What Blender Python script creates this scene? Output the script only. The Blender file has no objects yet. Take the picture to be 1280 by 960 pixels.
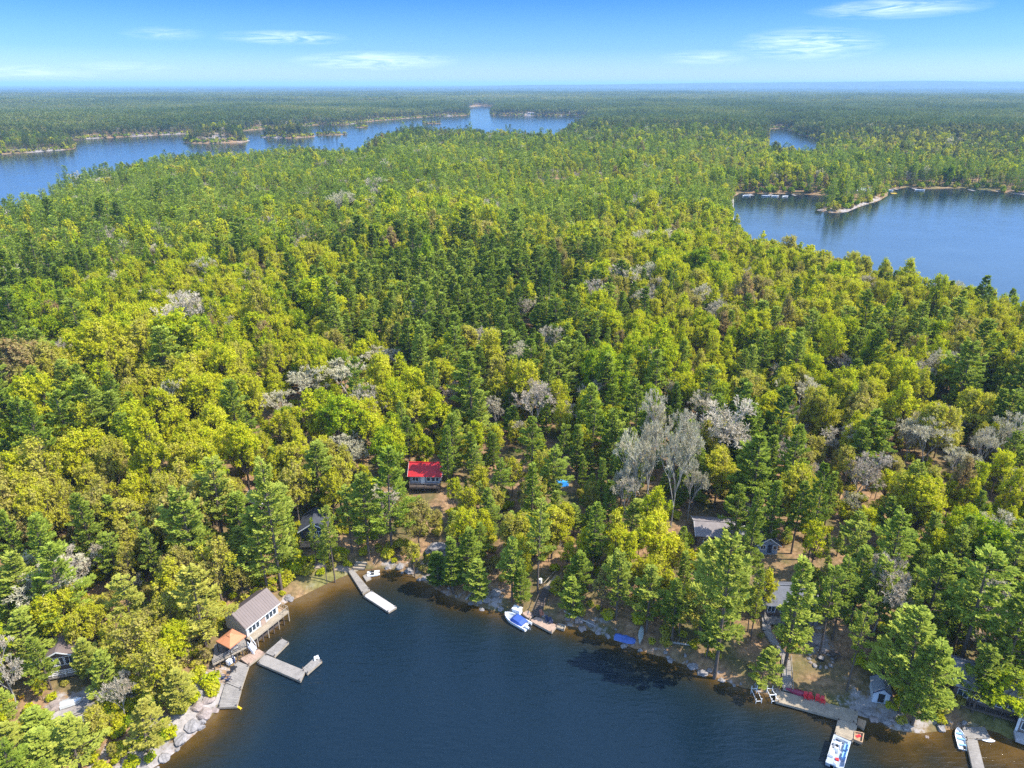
import bpy, math, random
import numpy as np
from mathutils import Vector, Matrix

R = math.radians
SC = bpy.context.scene
COL = SC.collection
rng = np.random.default_rng(11)
random.seed(11)

# ------------------------------------------------------------------ camera
CAM_H = 85.0
PITCH = R(22.9)
FOC = 888.0                       # focal length in photo pixels (1280 wide)
SP, CP = math.sin(PITCH), math.cos(PITCH)

def P(px, py, z=0.0):
    """ground point seen at a photo pixel, on the level plane z"""
    v = (480.0 - py) / FOC
    dx, dy, dz = (px - 640.0) / FOC, CP + v * SP, -SP + v * CP
    t = (CAM_H - z) / (-dz)
    return (dx * t, dy * t, z)

def proj(x, y, z):
    """photo pixel and depth of world points (arrays)"""
    x, y, z = np.asarray(x, float), np.asarray(y, float), np.asarray(z, float)
    dz = z - CAM_H
    f = y * CP - dz * SP
    u = y * SP + dz * CP
    f = np.maximum(f, 1e-3)
    return 640 + FOC * x / f, 480 - FOC * u / f, f

cam_d = bpy.data.cameras.new('camera')
cam_d.sensor_width = 34.6
cam_d.lens = 34.6 * FOC / 1280.0
cam_d.clip_start = 0.5
cam_d.clip_end = 120000
cam = bpy.data.objects.new('camera', cam_d)
COL.objects.link(cam)
cam.location = (0, 0, CAM_H)
cam.rotation_euler = (R(90) - PITCH, 0, 0)
SC.camera = cam

# ------------------------------------------------------------------ noise
def _hash(ix, iy, s):
    h = (ix.astype(np.int64) * 374761393 + iy.astype(np.int64) * 668265263 + s * 982451653) & 0xffffffff
    h = ((h ^ (h >> 13)) * 1274126177) & 0xffffffff
    h = (h ^ (h >> 16)) & 0xffffffff
    return h / 4294967295.0

def vnoise(x, y, scale, s=0):
    x = np.asarray(x, float) / scale; y = np.asarray(y, float) / scale
    ix, iy = np.floor(x), np.floor(y)
    fx, fy = x - ix, y - iy
    fx = fx * fx * (3 - 2 * fx); fy = fy * fy * (3 - 2 * fy)
    a, b = _hash(ix, iy, s), _hash(ix + 1, iy, s)
    c, d = _hash(ix, iy + 1, s), _hash(ix + 1, iy + 1, s)
    return (a * (1 - fx) + b * fx) * (1 - fy) + (c * (1 - fx) + d * fx) * fy

def fbm(x, y, scale, s=0, o=3):
    r, a, n = 0, 1.0, 0
    for k in range(o):
        r = r + a * vnoise(x, y, scale / 2 ** k, s + k * 7); n += a; a *= 0.5
    return r / n

# ------------------------------------------------------------------ shores
def sdf(poly, x, y):
    """signed distance, negative inside the polygon"""
    p = np.asarray(poly, float)[:, :2]
    x = np.asarray(x, float); y = np.asarray(y, float)
    best = np.full(x.shape, 1e18); inside = np.zeros(x.shape, bool)
    n = len(p)
    for i in range(n):
        ax, ay = p[i]; bx, by = p[(i + 1) % n]
        ex, ey = bx - ax, by - ay
        t = np.clip(((x - ax) * ex + (y - ay) * ey) / (ex * ex + ey * ey + 1e-9), 0, 1)
        d = (x - ax - t * ex) ** 2 + (y - ay - t * ey) ** 2
        best = np.minimum(best, d)
        c = (ay > y) != (by > y)
        if ay != by:
            inside ^= c & (x < (bx - ax) * (y - ay) / (by - ay) + ax)
    d = np.sqrt(best)
    return np.where(inside, -d, d)

NEAR_SHORE = [(140, 985), (190, 962), (222, 936), (250, 910), (272, 884), (286, 862), (298, 838), (304, 818), (315, 796), (336, 768), (355, 753), (374, 746),
              (400, 733), (425, 722), (448, 712), (475, 709), (505, 714), (535, 729), (560, 744), (590, 755), (622, 764),
              (655, 769), (700, 779), (735, 786), (765, 798), (800, 812), (835, 822), (872, 836), (905, 850), (940, 862),
              (985, 872), (1030, 884), (1072, 893), (1095, 899), (1120, 912), (1150, 917), (1175, 912), (1200, 908), (1235, 910),
              (1262, 922), (1300, 932), (1400, 945)]
near_lake = [P(*q) for q in NEAR_SHORE] + [(230, 60, 0), (260, -300, 0), (-260, -300, 0), (-160, 20, 0), (-62, 50, 0)]
CT = 19.0     # height of tree tops above the water along the hidden shores
left_lake = [P(-200, 282, CT), P(-80, 262, CT), P(0, 243, CT), P(28, 235, CT), P(50, 222, CT), P(78, 212, CT), P(130, 201, CT), P(200, 191, CT), P(300, 185, CT),
             P(380, 180, CT), P(440, 183, CT), P(466, 187, 0), P(480, 181, 0), P(500, 158, CT), P(530, 158.5, CT), P(560, 160, CT), P(600, 164, CT),
             P(640, 165, CT), P(688, 166, CT), P(706, 155, CT), P(722, 149.5, CT), P(735, 146.5, 0), P(715, 145.3, 0), P(680, 144.8, 0), P(645, 144.5, 0),
             P(613, 144, 0), P(612, 139, 0), P(622, 134, 0), P(600, 132.6, 0), P(586, 134, 0), P(588, 139, 0), P(586, 144, 0), P(570, 145, 0), P(541, 145.5, 0),
             P(497, 149, 0), P(470, 151, 0), P(452, 153, 0), P(430, 156.5, 0), P(400, 156, 0), P(373, 158, 0), P(345, 160, 0), P(310, 163, 0), P(290, 166, 0), P(245, 167, 0),
             P(215, 168, 0), P(160, 171, 0), P(110, 173.5, 0), P(84, 176.5, 0), P(97, 183, 0), P(93, 186.5, 0), P(60, 189, 0), P(20, 192, 0), P(-60, 196, 0), P(-200, 202, 0)]
right_lake = [P(925, 241, 0), P(950, 242, 0), P(985, 242, 0), P(1030, 244, 0), P(1040, 250, 0), P(1026, 258, 0), P(1021, 263, 0), P(1040, 266, 0), P(1058, 265, 0), P(1072, 259, 0), P(1098, 251, 0), P(1109, 245, 0), P(1111, 237, 0),
              P(1135, 234, 0), P(1155, 236.5, 0), P(1190, 235, 0), P(1231, 237, 0), P(1262, 242, 0), P(1300, 245, 0), P(1420, 250, 0), P(1500, 400, CT),
              P(1350, 372, CT), P(1280, 354, CT), P(1240, 347, CT), P(1180, 332, CT), P(1120, 313, CT), P(1050, 300, CT), P(1000, 293, CT), P(962, 283, CT), P(938, 266, CT), P(922, 253.5, CT), P(917, 246, 0)]
small_lake = [P(962, 161, 0), P(975, 160.5, 0), P(988, 163, 0), P(998, 168, 0), P(1010, 171, 0), P(1024, 176, 0), P(1016, 180, CT + 2), P(985, 178, CT + 2), P(962, 175, CT + 2)]
LAKES = [near_lake, left_lake, right_lake, small_lake]

def blob(cx, cy, rx, ry, rot=0, seed=0):
    r = random.Random(seed); out = []
    for k in range(18):
        a = k / 18 * 2 * math.pi; f = 0.82 + 0.36 * r.random()
        u, v = rx * f * math.cos(a), ry * f * math.sin(a)
        out.append((cx + u * math.cos(rot) - v * math.sin(rot), cy + u * math.sin(rot) + v * math.cos(rot)))
    return out

def isl(x0, x1, y, ry, rot, seed):
    a, b = P(x0, y), P(x1, y)
    return blob((a[0] + b[0]) / 2, (a[1] + b[1]) / 2 + ry * 0.9, abs(b[0] - a[0]) / 2, ry, rot, seed)
ISLANDS = [isl(222, 300, 179, 45, 0.0, 3), isl(322, 386, 172.5, 35, 0, 5), isl(391, 431, 169, 18, 0, 8), isl(440, 460, 159.5, 14, 0, 9), isl(526, 551, 154.5, 16, 0, 12)]

def land_sd(x, y):
    """distance to the shore: positive on land, negative on water"""
    L = np.full(np.shape(x), 1e9)
    for k, p in enumerate(LAKES):
        L = np.minimum(L, sdf(p, x, y))
    for p in ISLANDS:
        L = np.maximum(L, -sdf(p, x, y))
    return L

def height(x, y, s=None):
    x = np.asarray(x, float); y = np.asarray(y, float)
    if s is None: s = land_sd(x, y)
    sl = np.maximum(s, 0)
    dist = np.hypot(x, y)
    near = np.clip(1 - dist / 900, 0, 1)
    h = 0.35 * (1 - np.exp(-sl / 0.6)) + 8.5 * (1 - np.exp(-sl / 45.0))
    roll = np.clip(sl / 50, 0, 1)
    h = h + roll * (fbm(x, y, 140, 3) - 0.5) * 9 + np.clip(sl / 8, 0, 1) * (fbm(x, y, 11, 5) - 0.5) * 1.5
    h = h + np.clip(sl / 150, 0, 1) * (fbm(x, y, 700, 9) - 0.5) * 16 * np.clip(dist / 500 - .6, 0, 1)
    c_ = np.mean(np.asarray(ISLANDS[0]), 0); h = h + 9.0 * np.exp(-(((x - c_[0]) / 38) ** 2 + ((y - c_[1]) / 30) ** 2)) * np.clip(sl / 12, 0, 1)
    h = np.where(s > 0, np.maximum(h, 0.05), np.maximum(-5.0, 0.3 * s))
    return h

def h1(x, y):
    return float(height(np.array([x]), np.array([y]))[0])

def G(px, py, dz=0.0):
    """point of the terrain (raised by dz) seen at a photo pixel"""
    z = 4.0
    for _ in range(25):
        p = P(px, py, z + dz)
        z = 0.6 * z + 0.4 * max(0.0, h1(p[0], p[1]))
    p = P(px, py, z + dz)
    return (p[0], p[1], z)

# ------------------------------------------------------------------ materials
def new_mat(name):
    m = bpy.data.materials.new(name); m.use_nodes = True
    nt = m.node_tree
    for n in list(nt.nodes):
        if n.type not in ('OUTPUT_MATERIAL', 'BSDF_PRINCIPLED'): nt.nodes.remove(n)
    return m, nt, nt.nodes['Principled BSDF'], nt.nodes['Material Output']

def mathn(nt, op, a, b=None, clamp=False):
    n = nt.nodes.new('ShaderNodeMath'); n.operation = op; n.use_clamp = clamp
    for i, v in enumerate((a, b)):
        if v is None: continue
        if hasattr(v, 'links') or hasattr(v, 'is_linked'): nt.links.new(v, n.inputs[i])
        else: n.inputs[i].default_value = v
    return n.outputs[0]

def mixc(nt, fac, a, b, mode='MIX'):
    n = nt.nodes.new('ShaderNodeMix'); n.data_type = 'RGBA'; n.blend_type = mode
    for sock, v in ((n.inputs['Factor'], fac), (n.inputs[6], a), (n.inputs[7], b)):
        if hasattr(v, 'is_linked'): nt.links.new(v, sock)
        elif isinstance(v, (int, float)): sock.default_value = v
        else: sock.default_value = (*v[:3], 1)
    return n.outputs[2]

def noise_n(nt, scale, detail=4, vec=None, rough=0.55, coord='Object'):
    n = nt.nodes.new('ShaderNodeTexNoise'); n.inputs['Scale'].default_value = scale
    n.inputs['Detail'].default_value = detail; n.inputs['Roughness'].default_value = rough
    if vec is None:
        tc = nt.nodes.new('ShaderNodeTexCoord'); vec = tc.outputs[coord]
    nt.links.new(vec, n.inputs['Vector'])
    return n.outputs['Fac']

def ramp(nt, fac, stops):
    n = nt.nodes.new('ShaderNodeValToRGB')
    e = n.color_ramp.elements
    while len(e) > 1: e.remove(e[-1])
    e[0].position = stops[0][0]; e[0].color = (*stops[0][1], 1)
    for p, c in stops[1:]:
        k = e.new(p); k.color = (*c, 1)
    nt.links.new(fac, n.inputs[0])
    return n.outputs[0]

def attr(nt, name, typ='GEOMETRY'):
    n = nt.nodes.new('ShaderNodeAttribute'); n.attribute_name = name; n.attribute_type = typ
    return n

MATS = {}
def simple(name, col, rough=0.7, var=0.25, scale=2.0, metal=0.0, bump=0.0):
    """plain material with worn, uneven colour"""
    if name in MATS: return MATS[name]
    m, nt, b, o = new_mat(name)
    f = noise_n(nt, scale, 5)
    f2 = noise_n(nt, scale * 7.3, 3)
    ff = mathn(nt, 'MULTIPLY_ADD', f, 0.65); nt.links.new(mathn(nt, 'MULTIPLY', f2, 0.35), ff.node.inputs[2])
    lo = [c * (1 - var) for c in col]; hi = [min(1, c * (1 + var)) for c in col]
    c = ramp(nt, ff, [(0.3, lo), (0.7, hi)])
    nt.links.new(c, b.inputs['Base Color'])
    b.inputs['Roughness'].default_value = rough; b.inputs['Metallic'].default_value = metal
    if bump:
        bn = nt.nodes.new('ShaderNodeBump'); bn.inputs['Strength'].default_value = bump; bn.inputs['Distance'].default_value = 0.05
        nt.links.new(f2, bn.inputs['Height']); nt.links.new(bn.outputs[0], b.inputs['Normal'])
    MATS[name] = m
    return m

# ------------------------------------------------------------------ fast mesh building
def mesh_np(name, verts, quads=None, tris=None, mats=(), mat_q=None, mat_t=None, fattr=None, smooth=False):
    me = bpy.data.meshes.new(name)
    verts = np.asarray(verts, np.float32).reshape(-1, 3)
    me.vertices.add(len(verts)); me.vertices.foreach_set('co', verts.ravel())
    nq = 0 if quads is None else len(quads); ntr = 0 if tris is None else len(tris)
    if nq + ntr:
        loops = np.concatenate([np.asarray(quads, np.int32).ravel() if nq else np.zeros(0, np.int32), np.asarray(tris, np.int32).ravel() if ntr else np.zeros(0, np.int32)])
        me.loops.add(len(loops)); me.loops.foreach_set('vertex_index', loops)
        starts = np.concatenate([np.arange(nq) * 4, nq * 4 + np.arange(ntr) * 3]).astype(np.int32)
        me.polygons.add(nq + ntr); me.polygons.foreach_set('loop_start', starts)
        mi = np.concatenate([np.zeros(nq, np.int32) if mat_q is None else np.asarray(mat_q, np.int32), np.zeros(ntr, np.int32) if mat_t is None else np.asarray(mat_t, np.int32)])
        me.polygons.foreach_set('material_index', mi)
        if smooth: me.polygons.foreach_set('use_smooth', np.ones(nq + ntr, bool))
    for m in mats: me.materials.append(m)
    if fattr:
        for k, v in fattr.items():
            a = me.attributes.new(k, 'FLOAT', 'POINT'); a.data.foreach_set('value', np.asarray(v, np.float32))
    me.update(calc_edges=True)
    return me

def link(name, data, loc=(0, 0, 0), rotz=0.0, parent=None):
    o = bpy.data.objects.new(name, data); COL.objects.link(o)
    o.location = loc; o.rotation_euler = (0, 0, rotz)
    if parent is not None: o.parent = parent
    return o

def tag(o, label=None, cat=None, group=None, kind=None):
    if label: o['label'] = label
    if cat: o['category'] = cat
    if group: o['group'] = group
    if kind: o['kind'] = kind
    return o

def thing(name, label, cat, loc=(0, 0, 0), rotz=0.0, group=None):
    return tag(link(name, None, loc, rotz), label, cat, group)

def copy_tree(o, parent=None):
    c = o.copy(); COL.objects.link(c)
    if parent is not None: c.parent = parent
    for ch in list(o.children): copy_tree(ch, c)
    return c

class MB:
    """collects simple solids into one mesh"""
    def __init__(self): self.v = []; self.f = []
    def add(self, vs, fs):
        n = len(self.v); self.v += [tuple(p) for p in vs]; self.f += [tuple(i + n for i in q) for q in fs]; return self
    def box(self, c, s, rz=0.0, taper=1.0):
        hx, hy, hz = s[0] / 2, s[1] / 2, s[2] / 2; ca, sa = math.cos(rz), math.sin(rz); vs = []
        for z, k in ((-hz, 1), (hz, taper)):
            for x, y in ((-hx, -hy), (hx, -hy), (hx, hy), (-hx, hy)):
                vs.append((c[0] + (x * ca - y * sa) * k, c[1] + (x * sa + y * ca) * k, c[2] + z))
        return self.add(vs, [(3, 2, 1, 0), (4, 5, 6, 7), (0, 1, 5, 4), (1, 2, 6, 5), (2, 3, 7, 6), (3, 0, 4, 7)])
    def bar(self, a, b, w, h=None):
        h = w if h is None else h
        a, b = Vector(a), Vector(b); d = (b - a).normalized()
        up = Vector((0, 0, 1)) if abs(d.z) < 0.95 else Vector((1, 0, 0))
        s = d.cross(up).normalized(); u = s.cross(d)
        vs = [p + s * (i * w / 2) + u * (j * h / 2) for p in (a, b) for i, j in ((-1, -1), (1, -1), (1, 1), (-1, 1))]
        return self.add(vs, [(3, 2, 1, 0), (4, 5, 6, 7), (0, 1, 5, 4), (1, 2, 6, 5), (2, 3, 7, 6), (3, 0, 4, 7)])
    def tube(self, a, b, r0, r1=None, n=8, cap=True):
        r1 = r0 if r1 is None else r1
        a, b = Vector(a), Vector(b); d = (b - a).normalized()
        up = Vector((0, 0, 1)) if abs(d.z) < 0.95 else Vector((1, 0, 0))
        s = d.cross(up).normalized(); u = s.cross(d)
        vs = [p + (s * math.cos(k * 2 * math.pi / n) + u * math.sin(k * 2 * math.pi / n)) * r for p, r in ((a, r0), (b, r1)) for k in range(n)]
        fs = [(k, (k + 1) % n, n + (k + 1) % n, n + k) for k in range(n)]
        if cap: fs += [tuple(range(n - 1, -1, -1)), tuple(range(n, 2 * n))]
        return self.add(vs, fs)
    def prism(self, poly, z0, z1):
        n = len(poly)
        ar = sum(poly[i][0] * poly[(i + 1) % n][1] - poly[(i + 1) % n][0] * poly[i][1] for i in range(n))
        p = list(poly) if ar > 0 else list(poly)[::-1]
        vs = [(q[0], q[1], z0) for q in p] + [(q[0], q[1], z1) for q in p]
        return self.add(vs, [tuple(range(n - 1, -1, -1)), tuple(range(n, 2 * n))] + [(i, (i + 1) % n, n + (i + 1) % n, n + i) for i in range(n)])
    def slab(self, a, b, c, d, t):
        """sloping slab through four corners with thickness t downward along its normal"""
        a, b, c, d = map(Vector, (a, b, c, d)); nrm = (b - a).cross(d - a).normalized() * t
        if nrm.z < 0: nrm = -nrm; a, b, c, d = a, d, c, b
        vs = [q - nrm for q in (a, b, c, d)] + [a, b, c, d]
        return self.add(vs, [(3, 2, 1, 0), (4, 5, 6, 7), (0, 1, 5, 4), (1, 2, 6, 5), (2, 3, 7, 6), (3, 0, 4, 7)])
    def loft(self, rings, cap=True):
        n = len(rings[0]); vs = [p for r in rings for p in r]; fs = []
        for k in range(len(rings) - 1):
            for i in range(n):
                fs.append((k * n + i, k * n + (i + 1) % n, (k + 1) * n + (i + 1) % n, (k + 1) * n + i))
        if cap: fs += [tuple(range(n - 1, -1, -1)), tuple(range((len(rings) - 1) * n, len(rings) * n))]
        return self.add(vs, fs)
    def build(self, name, mat, parent=None, loc=(0, 0, 0), rotz=0.0, smooth=False, label=None):
        me = bpy.data.meshes.new(name); me.from_pydata(self.v, [], self.f)
        me.materials.append(mat)
        if smooth:
            me.polygons.foreach_set('use_smooth', np.ones(len(me.polygons), bool))
        me.update()
        o = link(name, me, loc, rotz, parent)
        if label: o['label'] = label
        return o
# ------------------------------------------------------------------ world, sun, render settings
SUN_EL, SUN_AZ = R(52), R(8)        # azimuth of the sun measured from +X towards -Y
sun_dir = Vector((math.cos(SUN_EL) * math.cos(SUN_AZ), -math.cos(SUN_EL) * math.sin(SUN_AZ), math.sin(SUN_EL)))
sd_ = bpy.data.lights.new('sun', 'SUN'); sd_.energy = 3.5; sd_.angle = R(0.53); sd_.color = (1.0, 0.94, 0.82)
sun = bpy.data.objects.new('sun', sd_); COL.objects.link(sun)
sun.rotation_euler = sun_dir.to_track_quat('Z', 'Y').to_euler()
sun.location = (0, 0, 300)

w = bpy.data.worlds.new('World'); SC.world = w; w.use_nodes = True
nt = w.node_tree
bg = nt.nodes['Background']
sky = nt.nodes.new('ShaderNodeTexSky'); sky.sky_type = 'NISHITA'; sky.sun_disc = False
sky.sun_elevation = SUN_EL
sky.sun_rotation = math.atan2(sun_dir.x, sun_dir.y)
sky.altitude = 300; sky.air_density = 1.0; sky.dust_density = 0.6; sky.ozone_density = 2.2
tc = nt.nodes.new('ShaderNodeTexCoord')
mp = nt.nodes.new('ShaderNodeMapping'); mp.inputs['Scale'].default_value = (7.0, 7.0, 70.0)
nt.links.new(tc.outputs['Generated'], mp.inputs['Vector'])
cn = nt.nodes.new('ShaderNodeTexNoise'); cn.inputs['Scale'].default_value = 2.2; cn.inputs['Detail'].default_value = 7; cn.inputs['Roughness'].default_value = 0.62; cn.inputs['Distortion'].default_value = 1.6; mp.inputs['Rotation'].default_value = (R(3), R(5), 0)
nt.links.new(mp.outputs[0], cn.inputs['Vector'])
cirrus = None
def dirpx(px, py):
    v = (480 - py) / FOC
    return Vector(((px - 640) / FOC, CP + v * SP, -SP + v * CP)).normalized()
# thin cirrus streaks: each a soft elongated patch of the sky dome
for px, py, wx, wz, amt in ((355, 47, .085, .009, .55), (470, 76, .11, .012, .6), (1010, 55, .09, .02, .6), (1120, 10, .10, .012, .6), (40, 92, .10, .010, .35), (205, 42, .05, .008, .25), (150, 85, .07, .008, .25), (880, 72, .06, .01, .3)):
    d = dirpx(px, py)
    s = nt.nodes.new('ShaderNodeVectorMath'); s.operation = 'SUBTRACT'; nt.links.new(tc.outputs['Generated'], s.inputs[0]); s.inputs[1].default_value = d
    m_ = nt.nodes.new('ShaderNodeVectorMath'); m_.operation = 'MULTIPLY'; nt.links.new(s.outputs[0], m_.inputs[0]); m_.inputs[1].default_value = (1 / wx, 1 / wx, 1 / wz)
    l = nt.nodes.new('ShaderNodeVectorMath'); l.operation = 'LENGTH'; nt.links.new(m_.outputs[0], l.inputs[0])
    g = mathn(nt, 'SUBTRACT', 1.0, l.outputs['Value'], True)
    g = mathn(nt, 'MULTIPLY', mathn(nt, 'SMOOTH_MIN', g, 1.0), amt)
    cirrus = g if cirrus is None else mathn(nt, 'MAXIMUM', cirrus, g)
den = mathn(nt, 'MULTIPLY', cirrus, mathn(nt, 'MULTIPLY', mathn(nt, 'SUBTRACT', cn.outputs['Fac'], 0.36, True), 3.6, True))
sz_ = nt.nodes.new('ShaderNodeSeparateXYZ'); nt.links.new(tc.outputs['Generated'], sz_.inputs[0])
tone = ramp(nt, mathn(nt, 'MULTIPLY', sz_.outputs['Z'], 2.5, True), [(0.0, (0.39, 0.52, 0.67)), (0.10, (0.19, 0.345, 0.62)), (0.24, (0.089, 0.238, 0.60)), (0.5, (0.80, 0.95, 1.15)), (1.0, (1.30, 1.35, 1.40))])  # sky tint by height; the unseen upper dome is brightened to add fill light
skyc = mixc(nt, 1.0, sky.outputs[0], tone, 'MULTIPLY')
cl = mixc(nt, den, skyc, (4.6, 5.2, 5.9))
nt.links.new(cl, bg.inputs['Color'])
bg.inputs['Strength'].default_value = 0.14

SC.view_settings.view_transform = 'Standard'
SC.view_settings.look = 'None'
SC.view_settings.exposure = 1.3
SC.view_settings.gamma = 1.0
SC.view_settings.use_curve_mapping = False
SC.render.engine = 'CYCLES'
cy = SC.cycles
cy.use_denoising = False
try: cy.denoiser = 'OPENIMAGEDENOISE'
except Exception: pass
cy.max_bounces = 5; cy.diffuse_bounces = 3; cy.glossy_bounces = 2; cy.transmission_bounces = 3; cy.transparent_max_bounces = 4; cy.volume_bounces = 0
cy.caustics_reflective = False; cy.caustics_refractive = False
cy.sample_clamp_indirect = 4
SC.render.use_persistent_data = False

# ------------------------------------------------------------------ terrain: one sheet to the horizon
def axis(lo, hi, fine, grow, flo, fhi):
    a = list(np.arange(flo, fhi, fine)); st = fine; x = fhi
    while x < hi: a.append(x); st *= grow; x += st
    a.append(hi); st = fine; x = flo - fine; b = []
    while x > lo: b.append(x); st *= grow; x -= st
    b.append(lo)
    return np.array(b[::-1] + a)
xs = axis(-60000, 60000, 1.6, 1.035, -150, 160)
ys = axis(-300, 75000, 1.6, 1.012, 40, 190)
XX, YY = np.meshgrid(xs, ys)
SD = land_sd(XX.ravel(), YY.ravel())
ZZ = height(XX.ravel(), YY.ravel(), SD)
far_ = np.hypot(XX.ravel(), YY.ravel())
ZZ = np.where((far_ > 6000) & (SD > 0), ZZ + np.clip((far_ - 6000) / 3000, 0, 1) * 14, ZZ)   # the canopy seen as one surface beyond the trees
nx, ny = len(xs), len(ys)
I = (np.arange(ny - 1)[:, None] * nx + np.arange(nx - 1)[None, :]).ravel()
tq = np.stack([I, I + 1, I + nx + 1, I + nx], 1)

def ground_mat():
    m, nt, b, o = new_mat('forest_floor')
    sh = attr(nt, 'shore'); fr = attr(nt, 'far')
    gr = attr(nt, 'lawn')
    geo = nt.nodes.new('ShaderNodeNewGeometry')
    n1 = noise_n(nt, 0.16, 5, geo.outputs['Position'])
    n2 = noise_n(nt, 1.3, 4, geo.outputs['Position'])
    n3 = noise_n(nt, 0.45, 6, geo.outputs['Position'], 0.7)
    litter = ramp(nt, n2, [(0.25, (0.11, 0.068, 0.04)), (0.5, (0.27, 0.165, 0.088)), (0.72, (0.40, 0.255, 0.14))])
    moss = ramp(nt, n3, [(0.3, (0.05, 0.06, 0.018)), (0.7, (0.14, 0.13, 0.05))])
    fl = mixc(nt, mathn(nt, 'MULTIPLY', mathn(nt, 'SUBTRACT', n1, 0.42, True), 4.0, True), litter, moss)
    rock = ramp(nt, n3, [(0.28, (0.12, 0.105, 0.10)), (0.45, (0.24, 0.215, 0.20)), (0.62, (0.36, 0.325, 0.305)), (0.75, (0.30, 0.22, 0.185))])
    rk = mathn(nt, 'ADD', sh.outputs['Fac'], mathn(nt, 'MULTIPLY', mathn(nt, 'SUBTRACT', n3, 0.5), 1.5))
    rk = mathn(nt, 'MULTIPLY', mathn(nt, 'SUBTRACT', rk, 0.42), 6.0, True)
    c = mixc(nt, rk, fl, rock)
    lawn = ramp(nt, n2, [(0.3, (0.10, 0.10, 0.03)), (0.7, (0.22, 0.20, 0.07))])
    c = mixc(nt, gr.outputs['Fac'], c, lawn)
    nf = noise_n(nt, 0.011, 6, geo.outputs['Position'], 0.65)
    canopy = ramp(nt, nf, [(0.32, (0.012, 0.026, 0.012)), (0.5, (0.035, 0.055, 0.018)), (0.7, (0.12, 0.125, 0.045))])
    c = mixc(nt, fr.outputs['Fac'], c, canopy)
    nt.links.new(c, b.inputs['Base Color'])
    b.inputs['Roughness'].default_value = 0.95; b.inputs['Specular IOR Level'].default_value = 0.1
    bn = nt.nodes.new('ShaderNodeBump'); bn.inputs['Strength'].default_value = 0.8; bn.inputs['Distance'].default_value = 0.3
    nt.links.new(n3, bn.inputs['Height']); nt.links.new(bn.outputs[0], b.inputs['Normal'])
    return m
# rocky where the bare shore shows, by place
rocky = np.clip(1 - np.abs(SD - 0.5) / 2.2, 0, 1) * 0.46
rocky = np.maximum(rocky, np.where((far_ > 500), np.clip(1 - SD / 10.0, 0, 1) * (.30 + np.clip(2.6 * (fbm(XX.ravel(), YY.ravel(), 70, 77) - .48), 0, .5)), 0))
def gauss(px, py, r, amp):
    p = G(px, py); return amp * np.exp(-((XX.ravel() - p[0]) ** 2 + (YY.ravel() - p[1]) ** 2) / (2 * r * r))
for px, py, r, a in ((255, 890, 5, .75), (235, 915, 5, .75), (210, 940, 5, .7), (270, 865, 4, .7), (180, 870, 4, .6), (90, 895, 4.5, .8), (65, 880, 3, .6), (165, 950, 6, .55), (490, 705, 4, .5), (520, 718, 4, .5), (610, 745, 4, .5), (1022, 800, 3, .6), (1085, 893, 4, .7), (1110, 895, 4, .7), (750, 780, 3, .5)):
    rocky = np.maximum(rocky, gauss(px, py, r, a))
for px, py, r, a in ((110, 174, 26, .9), (45, 188, 22, .9), (215, 167, 20, .9), (170, 169, 20, .7), (270, 176, 16, .7), (350, 170, 14, .7), (440, 154, 22, .8), (660, 143, 30, .8), (560, 144.5, 20, .7), (1040, 262, 5, .6), (1100, 247, 5, .5), (1275, 242, 9, .8)):
    rocky = np.maximum(rocky, gauss(px, py, r, a))
lawn = np.zeros(len(SD))
for px, py, r, a in ((1252, 905, 3.2, 1.0), (1240, 895, 2.5, .9), (412, 722, 3.2, .9), (400, 728, 2.6, .8), (1225, 232, 14, 1.2), (1165, 231, 10, .8), (1205, 231, 8, 1.0)):
    lawn = np.maximum(lawn, gauss(px, py, r, a))
lawn = np.clip(lawn * 1.6 - 0.3, 0, 1)
farA = np.clip((far_ - 4200) / 1600, 0, 1)
te = mesh_np('ground', np.stack([XX.ravel(), YY.ravel(), ZZ], 1), tq, None, [ground_mat()], None, None, {'shore': np.where(SD < -0.6, 0.3, rocky), 'far': farA, 'lawn': lawn}, smooth=True)
tag(link('ground', te), kind='structure')

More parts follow.
